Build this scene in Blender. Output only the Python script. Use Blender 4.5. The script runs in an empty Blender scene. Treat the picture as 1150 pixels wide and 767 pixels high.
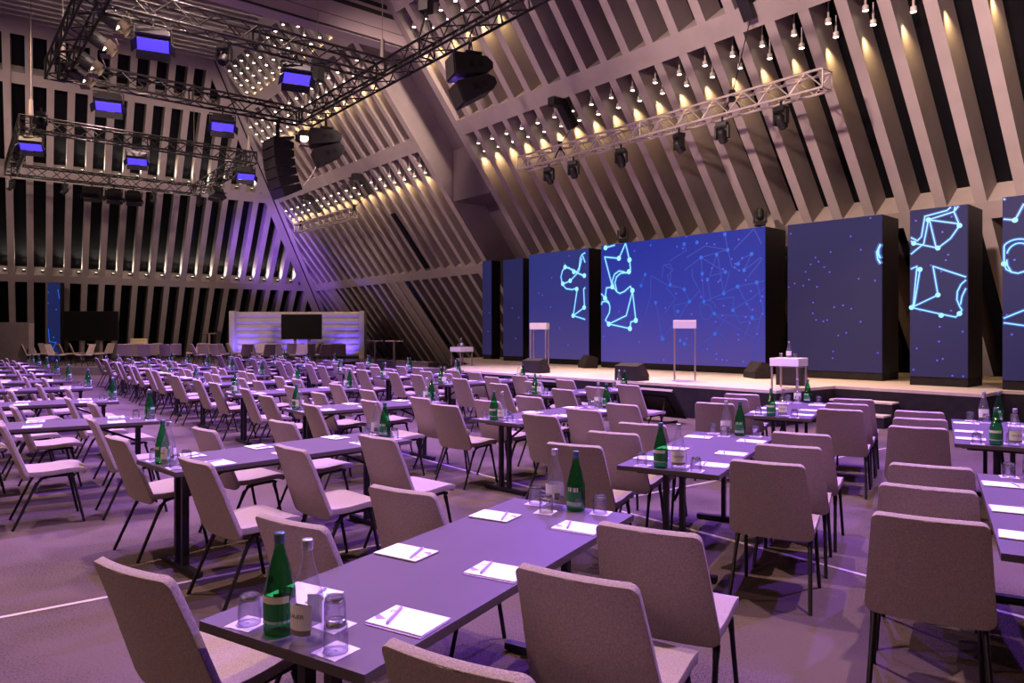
import bpy, bmesh, math, random
from mathutils import Vector, Matrix
random.seed(7)
PI = math.pi
sc = bpy.context.scene
COL = sc.collection

# ------------------------------------------------------------------ camera
F, CX, HY, EYE = 800.0, 575.0, 374.0, 1.6          # focal length in px, centre, horizon row, eye height
cam_d = bpy.data.cameras.new('camera')
cam_d.sensor_width = 36.0
cam_d.lens = F / 1150 * 36
cam_d.shift_y = (HY - 383.5) / 1150
cam = bpy.data.objects.new('camera', cam_d)
COL.objects.link(cam)
cam.location = (0, 0, EYE)
cam.rotation_euler = (PI / 2, 0, 0)
sc.camera = cam
sc.view_settings.view_transform = 'Standard'
sc.view_settings.look = 'None'
sc.view_settings.gamma = 1
sc.view_settings.use_curve_mapping = False
sc.view_settings.exposure = 0.0

def at(px, py, h):                                   # point of the horizontal plane z = h seen at that pixel
    d = (EYE - h) * F / (py - HY)
    return Vector(((px - CX) / F * d, d, h))
def ray(px, py):
    return Vector(((px - CX) / F, 1.0, (HY - py) / F))
def inframe(p, m=40):
    if p[1] < 0.35: return False
    x = CX + F * p[0] / p[1]; y = HY + F * (EYE - p[2]) / p[1]
    return -m < x < 1150 + m and -m < y < 767 + m * 3

# ------------------------------------------------------------------ materials
def lin(c):
    return tuple(((v / 255) / 12.92 if v / 255 <= .04045 else ((v / 255 + .055) / 1.055) ** 2.4) for v in c)
def newmat(name):
    m = bpy.data.materials.new(name); m.use_nodes = True
    return m, m.node_tree.nodes, m.node_tree.links, m.node_tree.nodes['Principled BSDF']
def mat(name, col, rough=.6, metal=0, spec=.5, emit=None, es=1, trans=0, ior=1.45):
    m, n, l, b = newmat(name)
    b.inputs['Base Color'].default_value = (*col, 1)
    b.inputs['Roughness'].default_value = rough
    b.inputs['Metallic'].default_value = metal
    b.inputs['Specular IOR Level'].default_value = spec
    b.inputs['Transmission Weight'].default_value = trans
    b.inputs['IOR'].default_value = ior
    if emit:
        b.inputs['Emission Color'].default_value = (*emit, 1)
        b.inputs['Emission Strength'].default_value = es
    return m
def noisy(name, c1, c2, scale, rough=.8, bump=0, detail=4, spec=.3, stretch=None, bscale=None):
    m, n, l, b = newmat(name)
    tc = n.new('ShaderNodeTexCoord'); mp = n.new('ShaderNodeMapping')
    l.new(tc.outputs['Object'], mp.inputs[0])
    if stretch: mp.inputs['Scale'].default_value = stretch
    t = n.new('ShaderNodeTexNoise'); t.inputs['Scale'].default_value = scale; t.inputs['Detail'].default_value = detail
    l.new(mp.outputs[0], t.inputs['Vector'])
    r = n.new('ShaderNodeValToRGB')
    r.color_ramp.elements[0].position = .3; r.color_ramp.elements[1].position = .7
    r.color_ramp.elements[0].color = (*c1, 1); r.color_ramp.elements[1].color = (*c2, 1)
    l.new(t.outputs['Fac'], r.inputs[0]); l.new(r.outputs[0], b.inputs['Base Color'])
    b.inputs['Roughness'].default_value = rough
    b.inputs['Specular IOR Level'].default_value = spec
    if bump:
        t2 = t
        if bscale:
            t2 = n.new('ShaderNodeTexNoise'); t2.inputs['Scale'].default_value = bscale
            l.new(mp.outputs[0], t2.inputs['Vector'])
        bp = n.new('ShaderNodeBump'); bp.inputs['Strength'].default_value = bump; bp.inputs['Distance'].default_value = .004
        l.new(t2.outputs['Fac'], bp.inputs['Height']); l.new(bp.outputs[0], b.inputs['Normal'])
    return m

M = {}
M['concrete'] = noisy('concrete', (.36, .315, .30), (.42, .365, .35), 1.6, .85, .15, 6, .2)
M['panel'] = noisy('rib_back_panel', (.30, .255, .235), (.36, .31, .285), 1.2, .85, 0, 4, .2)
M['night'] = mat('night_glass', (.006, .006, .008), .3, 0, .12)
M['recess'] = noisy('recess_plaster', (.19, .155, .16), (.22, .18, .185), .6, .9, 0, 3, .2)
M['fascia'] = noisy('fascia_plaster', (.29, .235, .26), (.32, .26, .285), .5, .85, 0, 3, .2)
M['dark'] = mat('black_grille', (.012, .011, .012), .6)
M['fabric'] = noisy('taupe_weave', (.275, .225, .205), (.425, .352, .322), 210, .9, .5, 3, .12, (1, 1, .45))
M['steel'] = mat('black_powder_steel', (.018, .017, .019), .38, .3, .5)
M['top'] = noisy('table_laminate', (.105, .078, .108), (.115, .086, .118), 3, .48, 0, 3, .28)
M['edge'] = mat('table_edge_band', (.085, .068, .062), .5)
def thin_glass(name, face, edge, ior, haze=.025):
    m = bpy.data.materials.new(name); m.use_nodes = True; n = m.node_tree.nodes; l = m.node_tree.links
    n.remove(n['Principled BSDF'])
    tr = n.new('ShaderNodeBsdfTransparent'); gl = n.new('ShaderNodeBsdfGlossy'); gl.inputs['Roughness'].default_value = .03
    lw = n.new('ShaderNodeLayerWeight'); lw.inputs['Blend'].default_value = .35
    mx = n.new('ShaderNodeMix'); mx.data_type = 'RGBA'; mx.inputs['A'].default_value = (*face, 1); mx.inputs['B'].default_value = (*edge, 1)
    l.new(lw.outputs['Facing'], mx.inputs['Factor']); l.new(mx.outputs['Result'], tr.inputs['Color'])
    pw = n.new('ShaderNodeMath'); pw.operation = 'POWER'; l.new(lw.outputs['Facing'], pw.inputs[0]); pw.inputs[1].default_value = 3.5
    fr = n.new('ShaderNodeMath'); fr.operation = 'MULTIPLY_ADD'; l.new(pw.outputs[0], fr.inputs[0]); fr.inputs[1].default_value = ior - 1; fr.inputs[2].default_value = .07
    df = n.new('ShaderNodeBsdfDiffuse'); df.inputs['Color'].default_value = (*[min(1, c * 1.0) for c in face], 1)
    m0 = n.new('ShaderNodeMixShader'); m0.inputs[0].default_value = haze; l.new(tr.outputs[0], m0.inputs[1]); l.new(df.outputs[0], m0.inputs[2])
    sh = n.new('ShaderNodeMixShader'); l.new(fr.outputs[0], sh.inputs[0]); l.new(m0.outputs[0], sh.inputs[1]); l.new(gl.outputs[0], sh.inputs[2])
    l.new(sh.outputs[0], n['Material Output'].inputs['Surface'])
    return m
M['clear'] = thin_glass('clear_glass', (.97, .97, .98), (.66, .66, .72), 1.75, .055)
M['tumbler'] = thin_glass('tumbler_glass', (.97, .97, .98), (.58, .56, .64), 1.8, .03)
M['green'] = thin_glass('green_glass', (.15, .66, .28), (.03, .36, .12), 1.5)
M['thick'] = mat('thick_glass_base', (.96, .95, .98), .03, 0, .5, trans=1, ior=1.5)
M['cap'] = mat('bottle_cap', (.62, .62, .66), .3, .85)
M['greencap'] = mat('dark_bottle_cap', (.10, .17, .22), .35, .6)
M['label'] = noisy('paper_label', (.82, .79, .78), (.88, .85, .84), 40, .7)
M['labelgreen'] = mat('green_label_field', (.02, .20, .07), .6)
M['labelcream'] = mat('cream_label_strip', (.72, .74, .60), .6)
M['labelblue'] = mat('pale_blue_label_edge', (.45, .58, .60), .6)
M['labelgrey'] = mat('grey_label_print', (.22, .20, .20), .7)
M['ink'] = mat('dark_print', (.05, .045, .05), .7)
M['paper'] = mat('white_paper', (.86, .85, .86), .7)
M['cover'] = mat('violet_backing_sheet', (.40, .27, .58), .7)
M['logo'] = mat('violet_print', (.32, .26, .50), .7)
M['pen'] = mat('grey_violet_pen', (.42, .34, .55), .35)
M['coaster'] = mat('coaster_card', (.80, .74, .80), .7)
M['coastergrey'] = mat('coaster_print', (.42, .36, .50), .7)
M['black'] = mat('black_case', (.014, .013, .014), .5)
M['blackcloth'] = noisy('black_stage_cloth', (.012, .010, .012), (.022, .018, .021), 6, .8, .3, 3, .25)
M['tube'] = mat('dark_truss_tube', (.010, .009, .0085), .28, .2)
M['silver'] = mat('bare_aluminium', (.80, .73, .64), .38, .6)
M['cable'] = mat('grey_wire', (.22, .19, .17), .5, .4)
M['stage'] = noisy('stage_floorboards', (.50, .425, .345), (.60, .515, .42), 2.5, .55, 0, 5, .35, (.4, 4, 1))
M['white'] = mat('white_lacquer', (.82, .79, .79), .35)
M['leg'] = mat('brushed_leg', (.42, .36, .33), .35, .7)
M['plate'] = mat('pale_base_plate', (.62, .55, .66), .3)
M['spot'] = mat('spot_can', (.62, .58, .54), .5)
M['spotlens'] = mat('lit_spot_lens', (1, .9, .75), .5, emit=(1, .84, .62), es=14)
M['bluelens'] = mat('lit_blue_panel', (.1, .08, .5), .5, emit=(.075, .045, 1.0), es=1.25)
M['uplens'] = mat('lit_uplight_lens', (1, .95, .85), .5, emit=(1, .9, .72), es=10)
M['warmfin'] = mat('barn_door_metal', (.16, .13, .10), .4, .5)
M['fresnel'] = mat('glowing_fresnel', (1, .9, .7), .5, emit=(1, .80, .52), es=4)
M['quilt'] = noisy('white_quilted_vinyl', (.55, .49, .49), (.62, .56, .55), 2, .6, .05)
M['off'] = mat('switched_off_screen', (.010, .009, .010), .3, 0, .4)
M['partition'] = noisy('grey_partition', (.10, .085, .085), (.13, .11, .11), 3, .8)
M['beige'] = mat('beige_board', (.62, .49, .30), .6)
M['plinth'] = noisy('grey_plinth', (.22, .185, .18), (.26, .22, .215), 2, .8)
M['strip'] = mat('floor_joint_strip', (.62, .54, .50), .4, .3)
M['rail'] = mat('handrail_metal', (.30, .25, .24), .4, .6)
M['monitor_speaker'] = noisy('speaker_grille', (.014, .012, .012), (.030, .025, .023), 90, .7, .2)

def carpet():
    m, n, l, b = newmat('loop_carpet')
    tc = n.new('ShaderNodeTexCoord')
    t1 = n.new('ShaderNodeTexNoise'); t1.inputs['Scale'].default_value = 85; t1.inputs['Detail'].default_value = 5
    t2 = n.new('ShaderNodeTexNoise'); t2.inputs['Scale'].default_value = .9; t2.inputs['Detail'].default_value = 3
    w = n.new('ShaderNodeTexWave'); w.inputs['Scale'].default_value = 26; w.inputs['Distortion'].default_value = 5; w.inputs['Detail'].default_value = 3
    for t in (t1, t2, w): l.new(tc.outputs['Object'], t.inputs['Vector'])
    a = n.new('ShaderNodeMath'); a.operation = 'MULTIPLY_ADD'
    k2 = n.new('ShaderNodeMath'); k2.operation = 'MULTIPLY_ADD'; l.new(t2.outputs['Fac'], k2.inputs[0]); k2.inputs[1].default_value = 1.1; k2.inputs[2].default_value = -.15
    l.new(t1.outputs['Fac'], a.inputs[0]); a.inputs[1].default_value = 1.0; l.new(k2.outputs[0], a.inputs[2])
    a2 = n.new('ShaderNodeMath'); a2.operation = 'MULTIPLY_ADD'
    l.new(w.outputs['Fac'], a2.inputs[0]); a2.inputs[1].default_value = .12; l.new(a.outputs[0], a2.inputs[2])
    r = n.new('ShaderNodeValToRGB')
    r.color_ramp.elements[0].position = .62; r.color_ramp.elements[1].position = 1.0
    r.color_ramp.elements[0].color = (.036, .0265, .0245, 1); r.color_ramp.elements[1].color = (.118, .088, .080, 1)
    l.new(a2.outputs[0], r.inputs[0]); l.new(r.outputs[0], b.inputs['Base Color'])
    b.inputs['Roughness'].default_value = .95; b.inputs['Specular IOR Level'].default_value = .1
    bp = n.new('ShaderNodeBump'); bp.inputs['Strength'].default_value = .5; bp.inputs['Distance'].default_value = .006
    l.new(t1.outputs['Fac'], bp.inputs['Height']); l.new(bp.outputs[0], b.inputs['Normal'])
    return m
M['carpet'] = carpet()

def screen_mat(name, top, mid, bot, h, z0, strength=1.0):     # the picture the LED wall shows: a vertical colour ramp
    m, n, l, b = newmat(name)
    tc = n.new('ShaderNodeTexCoord'); sp = n.new('ShaderNodeSeparateXYZ'); l.new(tc.outputs['Object'], sp.inputs[0])
    mr = n.new('ShaderNodeMapRange'); mr.inputs['From Min'].default_value = z0; mr.inputs['From Max'].default_value = z0 + h
    l.new(sp.outputs['Z'], mr.inputs['Value'])
    r = n.new('ShaderNodeValToRGB'); e = r.color_ramp.elements
    e[0].position = 0; e[1].position = 1; e[0].color = (*bot, 1); e[1].color = (*top, 1)
    k = e.new(.5); k.color = (*mid, 1)
    l.new(mr.outputs[0], r.inputs[0]); l.new(r.outputs[0], b.inputs['Emission Color'])
    b.inputs['Emission Strength'].default_value = strength
    b.inputs['Base Color'].default_value = (.008, .008, .012, 1); b.inputs['Roughness'].default_value = .6
    b.inputs['Specular IOR Level'].default_value = .2
    return m
M['glow'] = mat('cyan_screen_line', (.02, .02, .03), .5, emit=lin((150, 225, 255)), es=1.25)
M['halo'] = mat('blue_screen_halo', (.02, .02, .03), .5, emit=lin((22, 96, 190)), es=.9)
M['faint'] = mat('faint_screen_line', (.02, .02, .03), .5, emit=lin((30, 62, 170)), es=1.0)
M['node'] = mat('blue_screen_dot', (.02, .02, .03), .5, emit=lin((25, 95, 215)), es=1.0)
M['violetdot'] = mat('violet_screen_dot', (.02, .02, .03), .5, emit=lin((84, 78, 228)), es=1.0)

# ------------------------------------------------------------------ mesh helper
class MB:
    def __init__(s): s.v = []; s.f = []; s.m = []; s.sm = []
    def add(s, vs, fs, mi=0, smooth=False):
        o = len(s.v); s.v += [tuple(v) for v in vs]
        for f in fs: s.f.append([i + o for i in f]); s.m.append(mi); s.sm.append(smooth)
        return s
    def box(s, c, d, mi=0, R=None):
        hx, hy, hz = d[0] / 2, d[1] / 2, d[2] / 2; c = Vector(c)
        vs = [Vector((x, y, z)) for x in (-hx, hx) for y in (-hy, hy) for z in (-hz, hz)]
        if R: vs = [R @ v for v in vs]
        return s.add([v + c for v in vs], [(0, 1, 3, 2), (4, 6, 7, 5), (0, 4, 5, 1), (2, 3, 7, 6), (0, 2, 6, 4), (1, 5, 7, 3)], mi)
    def bbox(s, c, d, b=.004, mi=0, R=None):                  # box with chamfered edges
        bm = bmesh.new(); bmesh.ops.create_cube(bm, size=1)
        for v in bm.verts: v.co = Vector((v.co.x * d[0], v.co.y * d[1], v.co.z * d[2]))
        bmesh.ops.bevel(bm, geom=bm.edges[:], offset=b, segments=2, profile=.7, affect='EDGES')
        bm.verts.index_update(); c = Vector(c)
        vs = [(R @ v.co if R else v.co) + c for v in bm.verts]; fs = [[v.index for v in f.verts] for f in bm.faces]
        bm.free(); return s.add(vs, fs, mi)
    def tube(s, p0, p1, r0, r1=None, seg=8, mi=0, cap=True):
        p0 = Vector(p0); p1 = Vector(p1); r1 = r0 if r1 is None else r1
        d = p1 - p0
        if d.length < 1e-6: return s
        q = d.to_track_quat('Z', 'Y').to_matrix()
        vs = []
        for p, r in ((p0, r0), (p1, r1)):
            for i in range(seg):
                a = 2 * PI * i / seg; vs.append(p + q @ Vector((r * math.cos(a), r * math.sin(a), 0)))
        fs = [(i, (i + 1) % seg, seg + (i + 1) % seg, seg + i) for i in range(seg)]
        s.add(vs, fs, mi, True)
        if cap: s.add(vs, [tuple(range(seg))[::-1], tuple(range(seg, 2 * seg))], mi)
        return s
    def path(s, pts, r, seg=8, mi=0):
        for a, b in zip(pts, pts[1:]): s.tube(a, b, r, None, seg, mi)
        return s
    def lathe(s, prof, seg=20, c=(0, 0, 0), mi=0, mis=None, R=None):
        c = Vector(c); n = len(prof); vs = []
        for r, z in prof:
            for i in range(seg):
                a = 2 * PI * i / seg; v = Vector((max(r, 1e-5) * math.cos(a), max(r, 1e-5) * math.sin(a), z))
                vs.append((R @ v if R else v) + c)
        for k in range(n - 1):
            fs = [(k * seg + i, k * seg + (i + 1) % seg, (k + 1) * seg + (i + 1) % seg, (k + 1) * seg + i) for i in range(seg)]
            o = len(s.v) if k == 0 else o
            if k == 0: s.v += [tuple(v) for v in vs]
            for f in fs: s.f.append([i + o for i in f]); s.m.append(mis[k] if mis else mi); s.sm.append(True)
        return s
    def prism(s, bottom, top, mi=0):                           # two matching polygons
        n = len(bottom)
        return s.add(list(bottom) + list(top), [tuple(range(n))[::-1], tuple(range(n, 2 * n))] +
                     [(i, (i + 1) % n, n + (i + 1) % n, n + i) for i in range(n)], mi)
    def mesh(s, name, mats, fix=True):
        me = bpy.data.meshes.new(name)
        me.from_pydata(s.v, [], s.f)
        for m in (mats if isinstance(mats, (list, tuple)) else [mats]): me.materials.append(M[m])
        me.polygons.foreach_set('material_index', s.m); me.polygons.foreach_set('use_smooth', s.sm)
        if fix:
            bm = bmesh.new(); bm.from_mesh(me); bmesh.ops.recalc_face_normals(bm, faces=bm.faces); bm.to_mesh(me); bm.free()
        me.update(); return me
    def obj(s, name, mats, parent=None, fix=True):
        return link(name, s.mesh(name, mats, fix), parent)
def link(name, data, parent=None):
    o = bpy.data.objects.new(name, data); COL.objects.link(o)
    if parent: o.parent = parent
    return o
def tag(o, label=None, cat=None, group=None, kind=None):
    if label: o['label'] = label
    if cat: o['category'] = cat
    if group: o['group'] = group
    if kind: o['kind'] = kind
    return o
def empty(name, loc=(0, 0, 0), rz=0, label=None, cat=None, group=None):
    o = bpy.data.objects.new(name, None); COL.objects.link(o); o.empty_display_size = .1
    o.location = loc; o.rotation_euler = (0, 0, rz)
    return tag(o, label, cat, group)
def dup(root, loc, rz, label=None, group=None, rx=0, ry=0):
    r = root.copy(); COL.objects.link(r); r.location = loc; r.rotation_euler = (rx, ry, rz)
    if label: r['label'] = label
    if group: r['group'] = group
    for ch in list(root.children):
        c = ch.copy(); COL.objects.link(c); c.parent = r
        for g in list(ch.children):
            d = g.copy(); COL.objects.link(d); d.parent = c
    return r
class Proto:                                                   # the first placing moves the original, the rest copy it
    def __init__(s, root): s.root = root; s.used = False
    def put(s, loc, rz=0, label=None, group=None, rx=0, ry=0):
        if not s.used:
            s.used = True; r = s.root; r.location = loc; r.rotation_euler = (rx, ry, rz)
            if label: r['label'] = label
            if group: r['group'] = group
            return r
        return dup(s.root, loc, rz, label, group, rx, ry)
def struct(o): o['kind'] = 'structure'; return o
def lamp(name, kind, loc, col, power, size=.1, aim=None, cone=60, blend=.6, parent=None):
    d = bpy.data.lights.new(name, kind); d.color = col; d.energy = power
    if kind == 'SPOT': d.spot_size = math.radians(cone); d.spot_blend = blend; d.shadow_soft_size = size
    elif kind == 'POINT': d.shadow_soft_size = size
    elif kind == 'AREA': d.size = size
    o = bpy.data.objects.new(name, d); COL.objects.link(o); o.location = loc
    if aim is not None: o.rotation_euler = (Vector(aim) - Vector(loc)).to_track_quat('-Z', 'Y').to_euler()
    return o
ONES = ['zeroth', 'first', 'second', 'third', 'fourth', 'fifth', 'sixth', 'seventh', 'eighth', 'ninth', 'tenth', 'eleventh', 'twelfth',
        'thirteenth', 'fourteenth', 'fifteenth', 'sixteenth', 'seventeenth', 'eighteenth', 'nineteenth']
def nth(k):
    if k < 20: return ONES[k]
    t = {2: 'twent', 3: 'thirt', 4: 'fort', 5: 'fift'}[k // 10]
    return t + 'ieth' if k % 10 == 0 else t + 'y-' + ONES[k % 10]

# ------------------------------------------------------------------ the two leaning ribbed walls
UU = Vector((.636, -.772, 0)); NN = Vector((.772, .636, 0))       # along / out through the stage-side wall
BB = Vector((.833, .553, 0)); NB = Vector((-.553, .833, 0))       # along / out through the back wall
ZZ = Vector((0, 0, 1))
TAN, CO, SI = .78, .788, .616
N0, B0 = 20.3, 43.6
def PR(u, z, d=0): return UU * u + NN * (N0 - TAN * z + CO * d) + ZZ * (z + SI * d)
def PB(b, z, d=0): return BB * b + NB * (B0 - TAN * z + CO * d) + ZZ * (z + SI * d)
def UN(u, n, z): return UU * u + NN * n + ZZ * z
def prism(mb, P, poly, d0, d1, mi=0): mb.prism([P(a, z, d0) for a, z in poly], [P(a, z, d1) for a, z in poly], mi)
def hip(z):
    a, b = N0 - TAN * z, B0 - TAN * z
    det = NN.x * NB.y - NN.y * NB.x
    return Vector(((a * NB.y - NN.y * b) / det, (NN.x * b - a * NB.x) / det, z))
H0, H1 = hip(0), hip(13.5)
def lerp_hip(vec):
    a, b = H0.dot(vec), H1.dot(vec)
    return lambda z: a + (b - a) * z / 13.5, lambda q: (q - a) * 13.5 / (b - a)
hip_u, u_hip_z = lerp_hip(UU)
hip_b, b_hip_z = lerp_hip(BB)
ZT = 13.55
PITCH, RW, RD = .75, .23, .75
BEAMS = [(4.0, 4.32), (8.22, 8.62), (11.55, 11.92)]

def ribs(mb, P, a0, a1, zmax, pitch, w, d, z0=0.0):
    k = a0; out = []
    while k <= a1 + 1e-6:
        zl, zr = min(ZT, zmax(k - w / 2)), min(ZT, zmax(k + w / 2))
        if zl > z0 + .1 or zr > z0 + .1:
            prism(mb, P, [(k - w / 2, z0), (k + w / 2, z0), (k + w / 2, max(zr, z0 + .02)), (k - w / 2, max(zl, z0 + .02))], 0, d)
            out.append(k)
        k += pitch
    return out

# stage-side wall, left part (from the hip to the recess) and right part
mb = MB()
UL1, UR0, UR1 = -22.0, -19.6, 1.0
left_u = ribs(mb, PR, UL1 - .11 - PITCH * 26, UL1 - .1, u_hip_z, PITCH, RW, RD)
for z0, z1 in BEAMS + [(13.15, ZT)]:
    prism(mb, PR, [(hip_u(z0), z0), (UL1, z0), (UL1, z1), (hip_u(z1), z1)], -.01, RD)
prism(mb, PR, [(hip_u(0) - .1, 0), (hip_u(0) + .55, 0), (hip_u(ZT) + .55, ZT), (hip_u(ZT) - .1, ZT)], -.02, RD)        # hip beam
prism(mb, PR, [(UL1 - .25, 0), (UL1 + .02, 0), (UL1 + .02, ZT), (UL1 - .25, ZT)], -.02, 1.5)
wl = struct(mb.obj('wall_right', 'concrete'))
mb = MB()
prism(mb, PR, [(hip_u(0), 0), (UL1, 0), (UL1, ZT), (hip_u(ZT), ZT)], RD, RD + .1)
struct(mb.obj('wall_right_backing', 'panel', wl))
mb = MB()
right_u = ribs(mb, PR, UR0 + .12, UR1, lambda u: ZT, PITCH, RW, RD)
for z0, z1 in BEAMS + [(13.15, ZT)]:
    prism(mb, PR, [(UR0, z0), (UR1, z0), (UR1, z1), (UR0, z1)], -.01, RD)
prism(mb, PR, [(UR0 - .02, 0), (UR0 + .25, 0), (UR0 + .25, ZT), (UR0 - .02, ZT)], -.02, 1.5)
ws = struct(mb.obj('wall_stage', 'concrete'))
mb = MB(); prism(mb, PR, [(UR0, 0), (UR1, 0), (UR1, ZT), (UR0, ZT)], RD, RD + .06)
struct(mb.obj('window_1', 'night'))
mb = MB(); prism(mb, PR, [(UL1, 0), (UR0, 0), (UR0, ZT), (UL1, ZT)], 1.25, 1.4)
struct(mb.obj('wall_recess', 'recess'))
mb = MB()                                                       # soffit box in the recess
c = [UN(-21.9, n, 6.5) for n in (15.2, 17.4)] + [UN(-19.7, n, 6.5) for n in (17.4, 15.2)]
mb.prism(c, [p + ZZ * 1.9 for p in c])
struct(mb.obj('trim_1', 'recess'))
# lower-bay infill panels beside two dark slots of the left part
mb = MB()
for ua, ub in ((-30.4, -28.7), (-37.5, -36.0)):
    prism(mb, PR, [(ua, 0), (ub, 0), (ub, 3.98), (ua, 3.98)], .05, .3)
struct(mb.obj('trim_2', 'panel'))
mb = MB()
for ua, ub, z0, z1 in ((-28.7, -28.05, .0, 3.98), (-36.0, -35.5, .0, 3.98), (-26.55, -26.2, 4.4, 6.6), (-33.6, -33.3, 4.4, 6.4)):
    prism(mb, PR, [(ua, z0), (ub, z0), (ub, z1), (ua, z1)], .02, .08)
struct(mb.obj('window_2', 'night'))

# back wall
mb = MB()
back_b = ribs(mb, PB, -9.1, 15.8, b_hip_z, .73, .26, .7)
for z0, z1 in BEAMS + [(13.1, ZT)]:
    prism(mb, PB, [(-9.3, z0), (hip_b(z0), z0), (hip_b(z1), z1), (-9.3, z1)], -.01, .7)
prism(mb, PB, [(hip_b(0) - .5, 0), (hip_b(0) + .1, 0), (hip_b(ZT) + .1, ZT), (hip_b(ZT) - .5, ZT)], -.02, .7)
struct(mb.obj('wall_back', 'concrete'))
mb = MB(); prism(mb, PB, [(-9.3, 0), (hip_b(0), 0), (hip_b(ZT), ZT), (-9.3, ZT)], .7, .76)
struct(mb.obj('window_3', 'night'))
# dark joint along the hip
mb = MB(); mb.tube(H0 - NN * .03 - NB * .03, H1 - NN * .03 - NB * .03, .035)
struct(mb.obj('trim_3', 'dark'))

# bulkhead over the recess edge with its air grille, ceiling and ceiling slats
mb = MB()
def blk(u0, u1, n0, n1, z0, z1, mi=0, m=mb):
    c = [UN(u0, n0, z0), UN(u0, n1, z0), UN(u1, n1, z0), UN(u1, n0, z0)]
    m.prism(c, [p + ZZ * (z1 - z0) for p in c], mi)
mb.prism([UN(UR0, -6, 10.6), UN(UR0, 12.1, 10.6), UN(UR0, 9.75, 13.6), UN(UR0, -6, 13.6)],
         [UN(UR0 - .5, -6, 10.6), UN(UR0 - .5, 12.1, 10.6), UN(UR0 - .5, 9.75, 13.6), UN(UR0 - .5, -6, 13.6)])
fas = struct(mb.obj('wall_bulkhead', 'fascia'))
g = MB()
for k in range(4): blk(UR0, UR0 + .02, 6.8, 11.35 - .25 * k, 11.42 + .24 * k, 11.55 + .24 * k, 0, g)
blk(UR0, UR0 + .012, -5, 12.0, 10.62, 10.68, 0, g)
blk(UR0, UR0 + .006, -5, 11.7, 11.0, 11.015, 0, g)
struct(g.obj('bulkhead_grille', 'dark', fas))
mb = MB()
c = [BB * -9 + NB * 34, BB * 9 + NB * 34, UN(-19.8, 9.9, 0), UN(2, 9.9, 0), UN(2, -6, 0), UN(-19.8, -6, 0), BB * -9 + NB * 8]
mb.prism([Vector((p.x, p.y, 13.9)) for p in c], [Vector((p.x, p.y, 14.1)) for p in c])
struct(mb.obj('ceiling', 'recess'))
mb = MB()
for k in range(26):
    q = 33.2 - .48 * k
    a0, a1 = -9.0, 7.4 - .02 * k
    # stop the slats at the bulkhead line and the hip
    lim = (UR0 - .5 - NB.dot(UU) * q) / BB.dot(UU)
    a1 = min(9.0, a1 + k * .35)
    c = [BB * a0 + NB * q, BB * a1 + NB * q, BB * a1 + NB * (q + .17), BB * a0 + NB * (q + .17)]
    mb.prism([Vector((p.x, p.y, 13.45)) for p in c], [Vector((p.x, p.y, 13.9)) for p in c])
struct(mb.obj('trim_4', 'concrete'))

# floor with its joint strips
mb = MB(); mb.add([(-45, -12, 0), (30, -12, 0), (30, 62, 0), (-45, 62, 0)], [(0, 1, 2, 3)])
struct(mb.obj('floor', 'carpet'))
def strip(name, p, q, w=.018):
    p = Vector(p); q = Vector(q); d = (q - p).normalized(); s = Vector((-d.y, d.x, 0)) * w
    m = MB(); m.prism([p - s, p + s, q + s, q - s], [v + ZZ * .004 for v in (p - s, p + s, q + s, q - s)]); struct(m.obj(name, 'strip'))
a, b = at(0, 694, 0), at(987, 505, 0)
strip('trim_5', a - (b - a) * .35, b + (b - a) * .1)
a, b = at(510, 525, 0), at(980, 649, 0)
strip('trim_6', a - (b - a) * 1.2, b + (b - a) * .5)

# ------------------------------------------------------------------ stage
PH = math.radians(42.5)
SU = Vector((math.sin(PH), -math.cos(PH), 0)); SN = Vector((math.cos(PH), math.sin(PH), 0))
def SM(s, m, z=0): return SU * s + SN * m + ZZ * z
SZ = .62
RS = -(PI / 2 - PH)                                              # turns local +X to SU and +Y to SN
def sm_block(mb, s0, s1, m0, m1, z0, z1, mi=0):
    c = [SM(s0, m0, z0), SM(s1, m0, z0), SM(s1, m1, z0), SM(s0, m1, z0)]; mb.prism(c, [p + ZZ * (z1 - z0) for p in c], mi)
outline = [(-15.3, 11.62), (-5.9, 11.5), (-5.7, 13.35), (-3.3, 13.25), (-3.3, 14.35), (-.6, 14.35), (-.6, 19), (-22, 19), (-22, 17.2), (-17.9, 14.6)]
st = empty('stage', SM(-10, 14), 0, 'long raised stage with pale boards and black skirting before the screens', 'stage')
mb = MB(); mb.prism([SM(s, m, .0) for s, m in outline], [SM(s, m, SZ - .05) for s, m in outline])
o = mb.obj('skirting', 'blackcloth', st); o.location = -st.location
mb = MB(); mb.prism([SM(s, m, SZ - .05) for s, m in outline], [SM(s, m, SZ) for s, m in outline])
o = mb.obj('stage_deck', 'stage', st); o.location = -st.location
stp = empty('stage_steps', SM(-5.1, 13), 0, 'two black steps with pale treads at the right of the stage', 'steps')
for k, (m0, m1, h) in enumerate(((12.93, 13.24, .41), (12.60, 12.93, .21))):
    s0, s1 = -5.62 + .0 * k, -4.55 - .02 * k
    mb = MB(); sm_block(mb, s0, s1, m0, m1 - .003, 0, h - .03, 0); sm_block(mb, s0, s1, m0 - .01, m1 - .003, h - .03, h, 1)
    o = mb.obj('step', ['blackcloth', 'stage'], stp); o.location = -stp.location

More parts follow.
